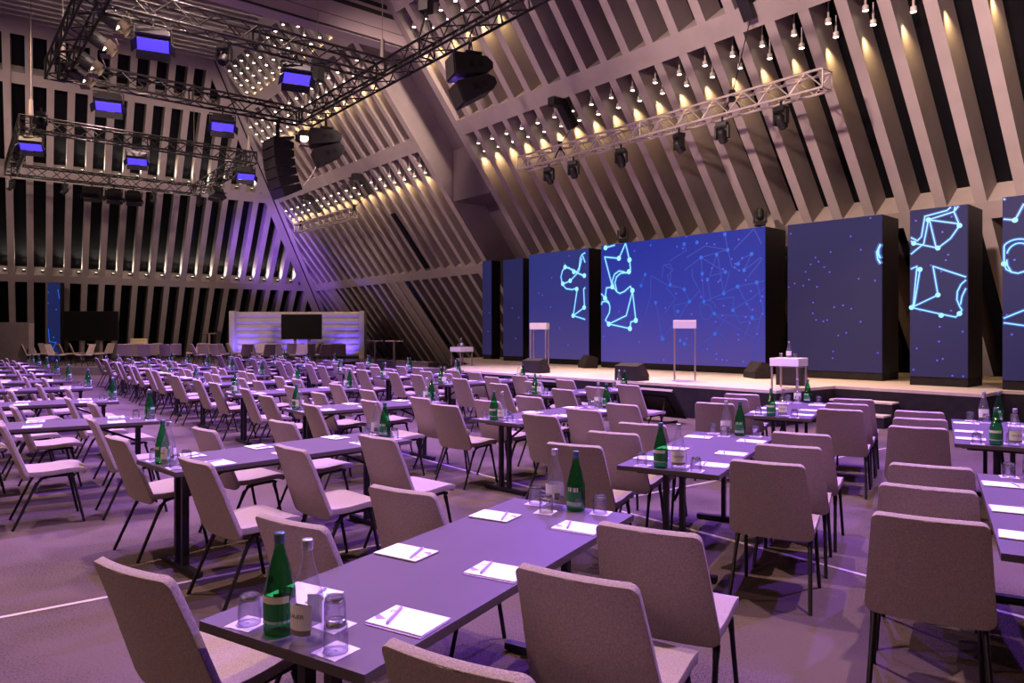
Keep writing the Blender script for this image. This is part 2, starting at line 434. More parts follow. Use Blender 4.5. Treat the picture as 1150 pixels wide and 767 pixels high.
# LED screens: deep black boxes, lit face, black plinth, graphics
def ray_sm(px, py, m):
    d = ray(px, py); t = m / d.dot(SN); p = Vector((0, 0, EYE)) + d * t
    return p.dot(SU), p.z
S_TOP, S_MID, S_BOT = lin((24, 44, 150)), lin((46, 54, 158)), lin((82, 68, 146))
D_TOP, D_MID, D_BOT = lin((30, 34, 84)), lin((34, 33, 76)), lin((42, 37, 78))
def ribbon(mb, pts, w, m, off, mi=0):
    """flat line drawn on the face of a screen standing at depth m"""
    for (s0, z0), (s1, z1) in zip(pts, pts[1:]):
        L = math.hypot(s1 - s0, z1 - z0)
        if L < 1e-5: continue
        ds, dz = (s1 - s0) / L, (z1 - z0) / L; ps, pz = -dz * w / 2, ds * w / 2
        e = w * .3
        q = [(s0 - ds * e - ps, z0 - dz * e - pz), (s1 + ds * e - ps, z1 + dz * e - pz), (s1 + ds * e + ps, z1 + dz * e + pz), (s0 - ds * e + ps, z0 - dz * e + pz)]
        mb.add([SM(s, m - off, z) for s, z in q], [(0, 1, 2, 3)], mi)
def dot(mb, s, z, r, m, off, mi=0):
    mb.add([SM(s + r * math.cos(2 * PI * i / 10), m - off, z + r * math.sin(2 * PI * i / 10)) for i in range(10)], [tuple(range(10))], mi)
def zz(x0, y0, sc_, pts): return [(x0 + x / sc_, y0 + y / sc_) for x, y in pts]
Q1 = lambda p: zz(500, 200, 3.833, p)
Q4 = lambda p: zz(1000, 215, 7.667, p)
Q4b = lambda p: zz(1000, 300, 7.667, p)
Q3 = lambda p: zz(740, 250, 7.667, p)
Q3b = lambda p: zz(740, 330, 7.667, p)
Q5 = lambda p: zz(660, 250, 5.48, p)
Q6 = lambda p: zz(880, 240, 7.667, p)
def arc(cx, cy, rx, ry, a0, a1, n=14): return [(cx + rx * math.cos(math.radians(a0 + (a1 - a0) * i / n)), cy + ry * math.sin(math.radians(a0 + (a1 - a0) * i / n))) for i in range(n + 1)]
GL = {
 'b': [Q1([(603, 322), (590, 330), (583, 345), (578, 385), (570, 402), (556, 404), (535, 386), (518, 383), (506, 400), (500, 425), (505, 455), (522, 476), (548, 480), (566, 474), (569, 484), (562, 530), (553, 592), (603, 608)]),
       Q1([(553, 592), (603, 555)]), Q1([(594, 335), (603, 362)]), Q1([(508, 457), (540, 442), (576, 404), (590, 345)]), Q1([(603, 420), (557, 404)]), Q1([(604, 472), (598, 478), (601, 552)]),
       Q1([(518, 383), (556, 396), (570, 408), (603, 424)])],
 'c': [Q5([(113, 155), (168, 137)]), Q5([(234, 130), (195, 220), (107, 212), (155, 395)]), Q5([(236, 130), (260, 230), (266, 285), (257, 302), (240, 310), (222, 302), (195, 298), (168, 318), (155, 355), (158, 395), (182, 425), (200, 436), (228, 424), (265, 392), (278, 418), (299, 602), (268, 612), (263, 652), (133, 624), (240, 572), (278, 425)]),
       Q5([(240, 308), (205, 312), (180, 335), (170, 370), (182, 425)]),
       Q5([(155, 397), (118, 402), (110, 465), (68, 440)]), Q5([(110, 465), (132, 490), (140, 520), (136, 555), (112, 600), (133, 624)]), Q5([(68, 505), (92, 488), (118, 485), (136, 500)])],
 'd': [Q6([(838, 268), (820, 300), (820, 345), (836, 380)]), Q6([(836, 275), (806, 330), (814, 390), (836, 425)])],
 'e': [Q4([(520, 118), (490, 165), (300, 215), (270, 390), (235, 425), (168, 400)]), Q4([(560, 115), (550, 175), (330, 245), (290, 450), (168, 540)]), Q4([(585, 115), (550, 175), (598, 295), (520, 405), (412, 488), (205, 447), (168, 430)]),
       Q4([(330, 245), (598, 280)]), Q4([(340, 250), (395, 480)]), Q4([(168, 668), (232, 645), (200, 980)]), Q4([(258, 672), (205, 1000)]), Q4([(412, 890), (370, 645), (672, 735)]),
       Q4b([(412, 240), (185, 348), (440, 405), (565, 430), (598, 400), (618, 370), (600, 340), (575, 280), (580, 210), (610, 150), (672, 112)]), Q4b([(606, 320), (620, 250), (672, 185)]), Q4b([(200, 318), (185, 348)])],
 'f': [Q4([(945, 243), (1075, 248), (1150, 110)]), Q4([(945, 75), (985, 66)]), Q4(arc(1120, 560, 178, 150, 180, 300)), Q4(arc(1120, 575, 120, 130, 200, 290)), Q4([(960, 625), (1000, 670), (1045, 695), (1100, 705), (1150, 690)]), Q4([(1003, 590), (1010, 640), (1045, 695)]),
       Q4b([(945, 440), (1150, 372)]), Q4b([(945, 480), (1150, 503)]), Q4([(945, 515), (950, 580), (960, 625)])],
}
GD = {
 'b': Q1([(518, 383), (508, 455), (540, 442), (556, 404), (568, 478), (553, 592), (600, 557), (601, 420)]),
 'c': Q5([(113, 155), (195, 220), (260, 230), (257, 302), (155, 395), (110, 465), (278, 418), (299, 602), (263, 652), (133, 624)]),
 'd': [], 'e': Q4([(330, 245), (598, 295), (205, 447), (412, 488), (258, 672)]) + Q4b([(412, 240), (185, 348), (440, 415), (598, 400)]),
 'f': Q4([(1075, 248), (960, 625)]),
}
FAINT = [Q3(p) for p in ([(365, 300), (575, 425)], [(500, 275), (440, 460), (575, 425)], [(225, 410), (365, 300), (590, 235)], [(95, 330), (235, 240), (220, 180)], [(240, 300), (400, 200), (595, 235), (630, 380), (690, 410)],
        [(570, 100), (595, 235)], [(560, 610), (680, 550), (845, 515), (925, 500)], [(680, 550), (760, 700), (800, 767)], [(560, 610), (510, 290)], [(560, 610), (610, 420)], [(390, 680), (560, 610)], [(390, 680), (365, 300)],
        [(290, 400), (290, 470), (350, 580), (390, 680)], [(420, 490), (450, 670)], [(845, 515), (900, 740)], [(640, 750), (820, 640), (925, 570)], [(640, 750), (650, 640), (500, 660)], [(650, 230), (820, 50), (885, 180)],
        [(735, 410), (800, 270), (720, 310), (660, 380)], [(770, 470), (890, 315), (880, 300), (735, 410)], [(100, 530), (220, 575), (265, 680), (130, 715)], [(30, 470), (40, 370), (95, 355), (125, 410), (75, 455), (100, 530)], [(145, 650), (65, 560)], [(220, 740), (350, 590)])]
FAINT += [Q3b(p) for p in ([(480, 180), (740, 330), (825, 380)], [(480, 180), (800, 195)], [(480, 345), (335, 460), (215, 430)], [(480, 345), (575, 210)], [(335, 460), (440, 515), (460, 390)], [(25, 390), (130, 270)], [(30, 390), (0, 240)], [(640, 135), (700, 250), (880, 210)], [(800, 580), (870, 380), (920, 375)], [(480, 330), (540, 350), (580, 400)],
        [(725, 400), (790, 250)], [(830, 370), (920, 120)], [(130, 110), (160, 240), (260, 60)])] + [Q3b(arc(410, 155, 52, 65, 0, 360, 22)), Q3b(arc(420, 120, 70, 65, 180, 360, 14))]
FAINT += [Q5(p) for p in ([(420, 495), (465, 710), (545, 600)], [(390, 325), (500, 390), (545, 400)], [(355, 320), (330, 385)], [(470, 260), (515, 285), (510, 380)], [(478, 555), (540, 470)], [(355, 570), (390, 450), (390, 325)])]
FDOT = Q3([(365, 300), (500, 275), (595, 235), (575, 425), (420, 490), (680, 550), (845, 515), (390, 680), (560, 610), (265, 680), (220, 575), (735, 410), (685, 355), (330, 170), (220, 185), (570, 100), (375, 440), (100, 535), (800, 270)]) + Q3b([(640, 140), (480, 170), (485, 345), (220, 430), (805, 205), (185, 400), (30, 390), (165, 150)]) + Q5([(355, 320), (420, 492), (330, 388), (465, 715)])
VDOT = {'a': Q1([(192, 580), (186, 660)]), 'b2': Q1([(318, 600), (305, 690), (290, 560)]), 'b': Q1([(405, 495), (515, 368), (535, 335), (420, 505), (455, 555), (495, 645), (460, 430), (530, 720)]),
 'c': Q3([(238, 118), (210, 222), (160, 207), (415, 180), (480, 187), (690, 145), (720, 305), (660, 355), (655, 385), (695, 412), (630, 312), (555, 398), (460, 392), (375, 495), (515, 510), (530, 495), (750, 495), (895, 635), (795, 590), (880, 675), (760, 700), (810, 750), (150, 610), (365, 640), (560, 715)]) +
   Q3b([(750, 200), (550, 187), (785, 250), (895, 172), (240, 385), (420, 475), (500, 515), (498, 563), (548, 568), (588, 573), (728, 582), (850, 345), (685, 350), (690, 395), (490, 240), (285, 175), (45, 570)]) + Q5([(318, 735), (195, 548), (290, 175), (390, 140), (480, 525), (455, 700), (100, 700)]),
 'd': Q6([(65, 173), (278, 377), (303, 413), (237, 437), (193, 500), (353, 460), (398, 503), (222, 568), (98, 602), (172, 620), (290, 630), (40, 632), (408, 330), (580, 195), (750, 38), (790, 577), (650, 560), (668, 312)]) + zz(910, 330, 4.79, [(17, 47), (15, 105), (33, 140), (72, 148), (92, 141), (222, 80), (178, 62), (130, 72), (272, 150), (195, 210), (152, 224), (125, 310), (122, 346), (365, 318)]),
 'e': Q4([(222, 253), (450, 350), (500, 545), (480, 592), (350, 637), (440, 690), (530, 217)]) + Q4b([(262, 378), (525, 375), (427, 514), (624, 556), (420, 640), (30 + 200, 700)]) + zz(910, 330, 4.79, [(684, 358), (714, 350), (557, 408), (766, 440), (824, 450)]),
 'f': Q4([(1070, 590)]) + Q4b([(1048, 580), (1005, 412)])}

SCREENS = [  # key, s0, s1, m, z_top, depth, colours, label
 ('a', -20.75, -20.25, 17.5, 4.33, .45, D_TOP, D_MID, D_BOT, 'narrow dark blue screen column furthest left on the stage'),
 ('b2', -18.95, -17.95, 16.95, 4.2, .75, D_TOP, D_MID, D_BOT, 'dark blue screen column second from the left on stage'),
 ('b', -16.95, -14.35, 16.3, 4.18, 1.0, lin((34, 46, 118)), lin((50, 50, 122)), lin((76, 64, 126)), 'dark blue screen with a glowing cut-off puzzle piece, left of the largest screen'),
 ('c', -13.3, -8.3, 15.65, 4.1, 1.0, S_TOP, S_MID, S_BOT, 'largest bright blue screen with glowing puzzle line and star network'),
 ('d', -7.6, -5.6, 15.35, 4.02, .9, D_TOP, D_MID, D_BOT, 'dark blue starry screen right of the largest one'),
 ('e', -4.86, -3.9, 14.68, 3.92, .9, D_TOP, lin((42, 40, 88)), D_BOT, 'narrow screen with two glowing puzzle outlines, right of the stage'),
 ('f', -3.36, -1.4, 14.6, 3.95, .8, D_TOP, lin((42, 40, 88)), D_BOT, 'screen cut by the right edge with glowing curved lines'),
]
for key, s0, s1, m, zt, dep, ct, cm, cb, lab in SCREENS:
    root = empty('led_screen', SM((s0 + s1) / 2, m + dep / 2, SZ), 0, lab, 'screen', 'blue screens along the back of the stage')
    def fin(o):
        o.location = -root.location; return o
    sm_ = 'picture_' + key; M[sm_] = screen_mat(sm_, ct, cm, cb, zt - SZ - .16, SZ + .16)
    mb = MB(); sm_block(mb, s0, s1, m + .02, m + dep, SZ + .16, zt); fin(mb.obj('screen_case', 'black', root))
    mb = MB(); sm_block(mb, s0, s1, m, m + dep - .02, SZ, SZ + .16); fin(mb.obj('plinth', 'blackcloth', root))
    mb = MB(); sm_block(mb, s0 + .005, s1 - .005, m - .01, m + .02, SZ + .165, zt - .005)
    def clip(pts):
        out = []
        for px, py in pts:
            s, z = ray_sm(px, py, m); out.append((min(max(s, s0 + .03), s1 - .03), min(max(z, SZ + .2), zt - .03)))
        return out
    hw = .62 if key in 'ef' else 1
    if key == 'c':
        for p in FAINT: ribbon(mb, clip(p), .028, m, .0125, 1)
        for p in clip(FDOT): dot(mb, p[0], p[1], .05, m, .0135, 2)
    if key in GL:
        for k, p in enumerate(GL[key]):
            q = clip(p); ribbon(mb, q, .095 * hw, m, .014 + .0003 * k, 4); ribbon(mb, q, .032 * hw, m, .019 + .0002 * k, 3)
        for k, p in enumerate(clip(GD[key])): dot(mb, *p, .075 * hw, m, .0225 + .0001 * k, 3)
    if key in VDOT:
        for k, p in enumerate(clip(VDOT[key])): dot(mb, p[0], p[1], .026 if key in 'abc' or key == 'b2' else .019, m, .016, 5)
    fin(mb.obj('screen_face', [sm_, 'faint', 'node', 'glow', 'halo', 'violetdot'], root, False))

# lecterns, side tables, floor speakers, floor monitors
def lectern(px, py, lab, rz):
    p = at(px, py, SZ)
    r = empty('lectern', p, rz, lab, 'lectern', 'slim white lecterns on the stage')
    m = MB(); m.bbox((0, 0, 1.16), (.46, .36, .17), .012); m.obj('lectern_top', 'white', r)
    for x in (-.205, .205):
        for y in (-.155, .155):
            m = MB(); m.box((x, y, .545), (.03, .03, 1.07)); m.obj('leg', 'leg', r)
    m = MB(); m.bbox((0, 0, .008), (.50, .40, .016), .004); m.obj('base_plate', 'plate', r)
lectern(606, 415.3, 'slim white lectern on four thin legs at left of stage', -.30)
lectern(769, 427.5, 'slim white lectern on thin legs before the largest screen', -.245)
def side_table(px, py, h, w, lab, rz):
    p = at(px, py, SZ)
    r = empty('side_table', p, rz, lab, 'side table', 'square white side tables on the stage')
    m = MB(); m.bbox((0, 0, h - .07), (w, w, .14), .01); m.obj('tabletop', 'white', r)
    for x in (-1, 1):
        for y in (-1, 1):
            m = MB(); m.box((x * (w / 2 - .03), y * (w / 2 - .03), (h - .14) / 2), (.03, .03, h - .14)); m.obj('leg', 'leg', r)
    return p + ZZ * h
ST_R = side_table(886, 436.2, .54, .50, 'square white side table at the right front of the stage', RS + .12)
ST_L = side_table(518.5, 410.5, .56, .50, 'square white side table at the left end of the stage', RS)

def wedge(px, py, rz, lab, sc_=1.0):
    p = at(px, py, SZ)
    r = empty('floor_speaker', p, rz, lab, 'speaker', 'black wedge speakers on the stage')
    prof = [(-.2, 0), (.2, 0), (.2, .12), (.02, .36), (-.2, .30)]
    w = .29
    m = MB(); m.prism([(-w, y * sc_, z * sc_) for y, z in prof], [(w, y * sc_, z * sc_) for y, z in prof]); m.obj('speaker_case', 'monitor_speaker', r)
    for sx in (-1, 1):
        m = MB(); m.bbox((sx * (w + .004), -.05 * sc_, .15 * sc_), (.012, .09, .10), .003); m.bbox((sx * (w + .004), .04 * sc_, .13 * sc_), (.012, .12, .06), .003); m.obj('handle', 'black', r)
    m = MB(); m.box((0, .115 * sc_, .245 * sc_), (w * 1.8, .012, .28), 0, Matrix.Rotation(math.radians(37), 3, 'X')); m.obj('grille', 'monitor_speaker', r)
wedge(602, 418.6, RS, 'black wedge speaker at the stage front below the left lectern')
wedge(660, 413, RS + 2.6, 'black wedge speaker by the gap left of the largest screen')
wedge(709.5, 427, RS, 'black wedge speaker on the stage edge before the largest screen')
wedge(851, 424.5, RS + 2.5, 'black wedge speaker lying left of the right side table')
p = at(889, 432.5, SZ)
r = empty('speaker_cabinet', p, RS + .12, 'upright black cabinet standing behind the right side table', 'speaker')
m = MB(); m.bbox((0, 0, .17), (.50, .26, .34), .012); m.obj('speaker_case', 'black', r)
m = MB(); m.bbox((0, -.134, .17), (.44, .012, .29), .003); m.obj('grille', 'monitor_speaker', r)

r = empty('subwoofer', SM(-16.9, 12.0, 0), RS, 'grey speaker cube on the floor left of the stage', 'speaker')
m = MB(); m.bbox((0, 0, .3), (.9, .6, .6), .015); m.obj('speaker_case', 'plinth', r)
m = MB(); m.bbox((.2, -.31, .3), (.42, .02, .5), .006); m.obj('grille', 'black', r)
def floor_monitor(s, m_, w, lab):
    r = empty('floor_monitor', SM(s, m_), RS, lab, 'monitor', 'tilted floor monitors before the stage')
    R = Matrix.Rotation(math.radians(42), 3, 'X')
    m = MB(); m.bbox((0, 0, .345), (w, .05, .66), .008, 0, R); m.obj('monitor_panel', 'black', r)
    m = MB(); m.box((0, -.235, .605), (w, .052, .012), 0, R); m.obj('top_edge', 'rail', r)
    m = MB(); m.bbox((0, -.035, .33), (w * .7, .03, .42), .006, 0, R); m.obj('rear_cover', 'off', r)
    for x in (-.3, .3):
        m = MB(); m.tube((x * w, -.24, .02), (x * w, -.12, .42), .018); m.tube((x * w, -.24, .02), (x * w, .24, .02), .018); m.obj('foot', 'black', r)
floor_monitor(-7.75, 10.55, 1.15, 'black tilted monitor on the floor before the right lectern')
floor_monitor(-10.5, 10.75, 1.1, 'black tilted monitor on the floor left of the stage-front speaker')

# ------------------------------------------------------------------ chairs
dg = bpy.context.evaluated_depsgraph_get
def sheet_mesh(name, prof, halfw, r0, r1, bow, thick, matn, nx=12):
    """upholstered shell: prof = side profile (y, z); rounded corners at both ends"""
    L = [0]
    for (a, b), (c, d) in zip(prof, prof[1:]): L.append(L[-1] + math.hypot(c - a, d - b))
    T = L[-1]
    def at_s(s):
        for i in range(len(prof) - 1):
            if s <= L[i + 1] + 1e-9:
                t = (s - L[i]) / (L[i + 1] - L[i]); return (prof[i][0] + (prof[i + 1][0] - prof[i][0]) * t, prof[i][1] + (prof[i + 1][1] - prof[i][1]) * t)
        return prof[-1]
    ss = [0, r0 * .08, r0 * .3, r0 * .65, r0] + [r0 + (T - r0 - r1) * i / 8 for i in range(1, 8)] + [T - r1, T - r1 * .65, T - r1 * .3, T - r1 * .08, T]
    vs = []; fs = []
    for s in ss:
        w = halfw[0] + (halfw[1] - halfw[0]) * s / T
        for e, r in ((s, r0), (T - s, r1)):
            if e < r: w = w - r + math.sqrt(max(0, r * r - (r - e) ** 2))
        y, z = at_s(s)
        for i in range(nx + 1):
            a = -1 + 2 * i / nx
            vs.append((a * w, y - .33 + bow * (a * w / halfw[0]) ** 2, z))
    n = nx + 1
    for j in range(len(ss) - 1):
        for i in range(nx): fs.append((j * n + i, j * n + i + 1, (j + 1) * n + i + 1, (j + 1) * n + i))
    me = bpy.data.meshes.new(name); me.from_pydata(vs, [], fs); me.materials.append(M[matn])
    o = bpy.data.objects.new('tmp', me); COL.objects.link(o)
    md = o.modifiers.new('s', 'SOLIDIFY'); md.thickness = thick; md.offset = 0
    md = o.modifiers.new('b', 'BEVEL'); md.width = thick * .38; md.segments = 3; md.limit_method = 'ANGLE'; md.angle_limit = math.radians(50)
    d = dg(); d.update(); out = bpy.data.meshes.new_from_object(o.evaluated_get(d)); out.name = name
    bpy.data.objects.remove(o); bpy.data.meshes.remove(me)
    for p in out.polygons: p.use_smooth = True
    return out
BACK = [(0, .858), (.034, .775), (.068, .685), (.102, .585), (.134, .495), (.153, .44), (.170, .392)]
SEAT = [(.168, .447), (.20, .442), (.27, .438), (.36, .440), (.45, .448), (.53, .450), (.575, .441), (.605, .418)]
def make_chair():
    t = empty('conference_chair', (0, 0, 0), 0, 'x', 'chair')
    link('backrest', sheet_mesh('backrest', BACK, (.204, .242), .028, .05, .022, .030, 'fabric'), t)
    link('seat', sheet_mesh('seat', SEAT, (.235, .228), .03, .05, -.0, .040, 'fabric'), t)
    m = MB()
    for x in (-.205, .205): m.path([(x, -.06, .395), (x, .0, .408), (x, .16, .412), (x, .19, .402)], .012, 6)
    for y in (-.02, .13): m.tube((-.205, y, .408), (.205, y, .408), .011, None, 6)
    m.obj('seat_frame', 'steel', t)
    for x in (-1, 1):
        m = MB(); m.path([(x * .205, -.045, .40), (x * .207, -.085, .355), (x * .226, -.245, 0.0)], .0115, 6); m.tube((x * .206, -.075, .37), (x * .210, -.115, .29), .016, .011, 6); m.obj('leg', 'steel', t)
        m = MB(); m.path([(x * .205, .165, .41), (x * .208, .180, .36), (x * .222, .255, 0.0)], .0115, 6); m.tube((x * .206, .17, .39), (x * .211, .195, .29), .016, .011, 6); m.obj('leg', 'steel', t)
    return t
CH = Proto(make_chair())

# ------------------------------------------------------------------ tables
TL, TW, TH = 1.88, .67, .725
def make_table():
    t = empty('conference_table', (0, 0, 0), 0, 'x', 'table')
    m = MB(); m.bbox((0, 0, TH - .004), (TW, TL, .008), .002); m.bbox((0, 0, TH - .0195), (TW, TL, .023), .002, 1); m.obj('tabletop', ['top', 'edge'], t)
    for s in (-1, 1):
        y = s * (TL / 2 - .17)
        m = MB(); m.bbox((0, y, TH - .048), (.50, .06, .034), .004); m.obj('top_rail', 'steel', t)
        for x in (-.055, .055):
            m = MB(); m.bbox((x, y, TH / 2 - .005), (.034, .045, TH - .09), .004); m.obj('leg', 'steel', t)
        m = MB(); m.bbox((0, y, .026), (.56, .05, .036), .006)
        for x in (-.255, .255): m.tube((x, y, 0), (x, y, .012), .018, None, 8)
        m.obj('foot', 'steel', t)
        m = MB(); m.tube((0, y, .50), (0, y - s * .42, TH - .04), .012, None, 6); m.obj('brace', 'steel', t)
    m = MB()
    for x in (-.27, .27): m.box((x, 0, TH - .043), (.025, TL - .3, .024))
    m.obj('side_rail', 'steel', t)
    return t
TB = Proto(make_table())

# ------------------------------------------------------------------ table ware
BOT = [(r * 1.12 if z < .2 else r, z) for r, z in [(0, .003), (.030, 0), (.0385, .004), (.041, .014), (.041, .118), (.0395, .130), (.036, .146), (.026, .196), (.0185, .232), (.0145, .254), (.0138, .272), (.0155, .274), (.0155, .279), (.0138, .281), (.0135, .288), (0, .288)]]
def label_bands(bands, arc_=(0, 360), r=.0464, seg=20):
    m = MB(); names = []
    for z0, z1, mt, a0, a1 in bands:
        if mt not in names: names.append(mt)
        n = max(3, int(seg * (a1 - a0) / 360))
        vs = []
        for k in range(n + 1):
            a = math.radians(a0 + (a1 - a0) * k / n)
            vs += [(r * math.cos(a), r * math.sin(a), z0), (r * math.cos(a), r * math.sin(a), z1)]
        m.add(vs, [(2 * k, 2 * k + 2, 2 * k + 3, 2 * k + 1) for k in range(n)], names.index(mt), True)
    return m, names
def text_mesh(txt, size, r, zc, a0):
    cu = bpy.data.curves.new('print', 'FONT'); cu.body = txt; cu.size = size; cu.align_x = 'CENTER'; cu.align_y = 'CENTER'
    o = bpy.data.objects.new('tmp', cu); COL.objects.link(o); d = dg(); d.update()
    me = bpy.data.meshes.new_from_object(o.evaluated_get(d)); bpy.data.objects.remove(o); bpy.data.curves.remove(cu)
    bm = bmesh.new(); bm.from_mesh(me)
    bmesh.ops.subdivide_edges(bm, edges=[e for e in bm.edges if e.calc_length() > size * .25], cuts=1)
    for v in bm.verts:
        a = math.radians(a0) + v.co.x / r; z = v.co.y + zc; v.co = (r * math.cos(a), r * math.sin(a), z)
    bm.to_mesh(me); bm.free(); me.materials.clear(); me.materials.append(M['ink']); me.name = 'label_print'
    return me
def make_bottle(green):
    t = empty('green_water_bottle' if green else 'clear_water_bottle', (0, 0, 0), 0, 'x', 'bottle')
    m = MB(); m.lathe(BOT, 22); m.obj('bottle_body', 'green' if green else 'clear', t, True)
    m = MB(); m.lathe([(0, .262), (.0158, .262), (.0164, .266), (.0164, .288), (.0150, .2925), (0, .293)], 16); m.obj('cap', 'greencap' if green else 'cap', t)
    if green:
        b, n = label_bands([(.098, .118, 'labelcream', -155, -25), (.048, .098, 'labelgreen', -160, -20), (.040, .048, 'labelblue', -160, -20),
                            (.098, .118, 'labelcream', 55, 125), (.048, .098, 'labelgreen', 35, 145), (.028, .048, 'labelblue', 35, 145), (.050, .066, 'labelgrey', 110, 138)])
        b.obj('label', n, t, False)
    else:
        b, n = label_bands([(.050, .120, 'label', -165, -15), (.035, .050, 'labelgrey', -162, -18),
                            (.040, .120, 'label', 30, 150)])
        b.obj('label', n, t, False)
        b, n = label_bands([(.044, .078, 'labelgrey', 112, 148), (.046, .054, 'ink', 125, 135)], r=.0468)
        b.obj('label_panel', n, t, False)
        link('label_print', text_mesh('VÖSLAUER', .0165, .0470, .088, -90), t)
    return t
BG, BC = Proto(make_bottle(True)), Proto(make_bottle(False))
def make_glass():
    m = MB(); H = .088
    m.lathe([(.0338, 0), (.0342, .002), (.0345, .03), (.0330, H - .018), (.0290, H - .004), (.024, H), (0, H - .002)], 20)
    m.lathe([(.0338, 0), (.0322, .002), (.0325, .03), (.0312, H - .020), (.0312, H - .019)], 20)
    t = empty('upturned_tumbler', (0, 0, 0), 0, 'x', 'glass')
    m.obj('glass_wall', 'tumbler', t)
    m = MB(); m.lathe([(0, H - .022), (.022, H - .021), (.0285, H - .016), (.0275, H - .0065), (.024, H - .003), (0, H - .004)], 18); m.obj('glass_base', 'thick', t)
    return t
GLS = Proto(make_glass())
def make_coaster():
    m = MB(); m.bbox((0, 0, .001), (.094, .094, .002), .0005)
    for r0, r1 in ((.034, .038), (.026, .0275)):
        vs = [(r * math.cos(PI / 3 * i), r * math.sin(PI / 3 * i), .0024) for i in range(6) for r in (r0, r1)]
        m.add(vs, [(2 * i, 2 * i + 1, (2 * i + 3) % 12, (2 * i + 2) % 12) for i in range(6)], 1)
    m.add([(-.006, -.004, .0024), (.006, -.004, .0024), (.006, .004, .0024), (-.006, .004, .0024)], [(0, 1, 2, 3)], 1)
    o = m.obj('coaster', ['coaster', 'coastergrey'], None, False); return tag(o, 'x', 'coaster')
CST = Proto(make_coaster())
def make_pad():                                                  # long side across the table, logo at the inner end (+X)
    t = empty('notepad', (0, 0, 0), 0, 'x', 'notepad')
    m = MB(); m.bbox((-.004, .008, .0015), (.208, .148, .003), .0006); m.obj('backing_sheet', 'cover', t)
    m = MB(); m.bbox((0, 0, .0052), (.210, .148, .0044), .0008); vs = [(.082 + r * math.cos(PI / 4 * i), -.03 + r * math.sin(PI / 4 * i), .0078) for i in range(8) for r in (.005, .0085)]
    m.add(vs, [(2 * i, 2 * i + 1, (2 * i + 3) % 16, (2 * i + 2) % 16) for i in range(8)], 1)
    m.add([(.062, .030, .0078), (.104, .010, .0078), (.104, .030, .0078), (.085, .046, .0078)], [(0, 1, 2, 3)], 1)
    m.obj('paper_block', ['paper', 'logo'], t, False)
    return t
PAD = Proto(make_pad())
def make_pen():
    t = empty('ballpoint_pen', (0, 0, 0), 0, 'x', 'pen')
    m = MB(); m.tube((0, -.055, 0), (0, .06, 0), .0045, None, 10); m.obj('barrel', 'pen', t)
    m = MB(); m.tube((0, -.055, 0), (0, -.069, 0), .0045, .001, 10); m.obj('tip', 'cap', t)
    m = MB(); m.box((0, .035, .0055), (.003, .04, .0015)); m.tube((0, .06, 0), (0, .066, 0), .003, None, 8); m.obj('clip', 'cap', t)
    return t
PEN = Proto(make_pen())

# ------------------------------------------------------------------ seating plan
def place_nl(p, ang):                                            # near-left corner -> centre
    a = math.radians(ang); d = Vector((math.sin(a), math.cos(a), 0)); n = Vector((math.cos(a), -math.sin(a), 0))
    return Vector((p[0], p[1], 0)) + d * TL / 2 + n * TW / 2, a
def at_nl(px, py, ang): return place_nl(at(px, py, TH), ang)
def at_fr(px, py, ang):
    p = at(px, py, TH); a = math.radians(ang); d = Vector((math.sin(a), math.cos(a), 0)); n = Vector((math.cos(a), -math.sin(a), 0))
    return Vector((p.x, p.y, 0)) - d * TL / 2 - n * TW / 2, a
PLAN = [
 (at_nl(223.5, 697, 30.9), 'the nearest foreground table'),
 (at_nl(692.7, 522.4, 30.3), 'the second table of the centre file'),
 (at_nl(834, 466.3, 30.5), 'the centre file table by the steps'),
 (at_nl(1124, 621, 30.7), 'the front table at the right edge'),
 (at_nl(1072, 498, 31), 'the rear table at the right edge'),
 (at_nl(153.3, 516.2, 43.3), 'the front table left of centre'),
 (at_nl(528, 470, 43.5), 'the rear table left of centre'),
]
c_aisle = [(316, 458), (252, 440.5), (210, 431), (183, 424)]
c_stage = [(583, 441.5), (482, 429.7), (419, 422.8), (372, 417.6)]
pa = [at(x, y, TH) for x, y in c_aisle]; ps = [at(x, y, TH) for x, y in c_stage]
while len(pa) < 8: pa.append(pa[-1] + Vector((-1.32, 1.77, 0)))
while len(ps) < 8: ps.append(ps[-1] + Vector((-1.32, 1.80, 0)))
for k, p in enumerate(pa): PLAN.append((place_nl(p, 51.5), 'the %s aisle table, middle block' % nth(k + 1)))
for k, p in enumerate(ps): PLAN.append((place_nl(p, 51.5), 'the %s stageward table, middle block' % nth(k + 1)))
l_px = [(179, 473), (134, 451), (104.4, 436), (81, 428), (67, 420.5)]
pl = [at(x, y, TH) for x, y in l_px]
while len(pl) < 8: pl.append(pl[-1] + Vector((-1.40, 1.82, 0)))
for k, p in enumerate(pl):
    a = math.radians(59); d = Vector((math.sin(a), math.cos(a), 0)); n = Vector((math.cos(a), -math.sin(a), 0))
    PLAN.append(((Vector((p.x, p.y, 0)) - d * TL / 2 - n * TW / 2, a), 'the %s table, far left block' % nth(k + 1)))

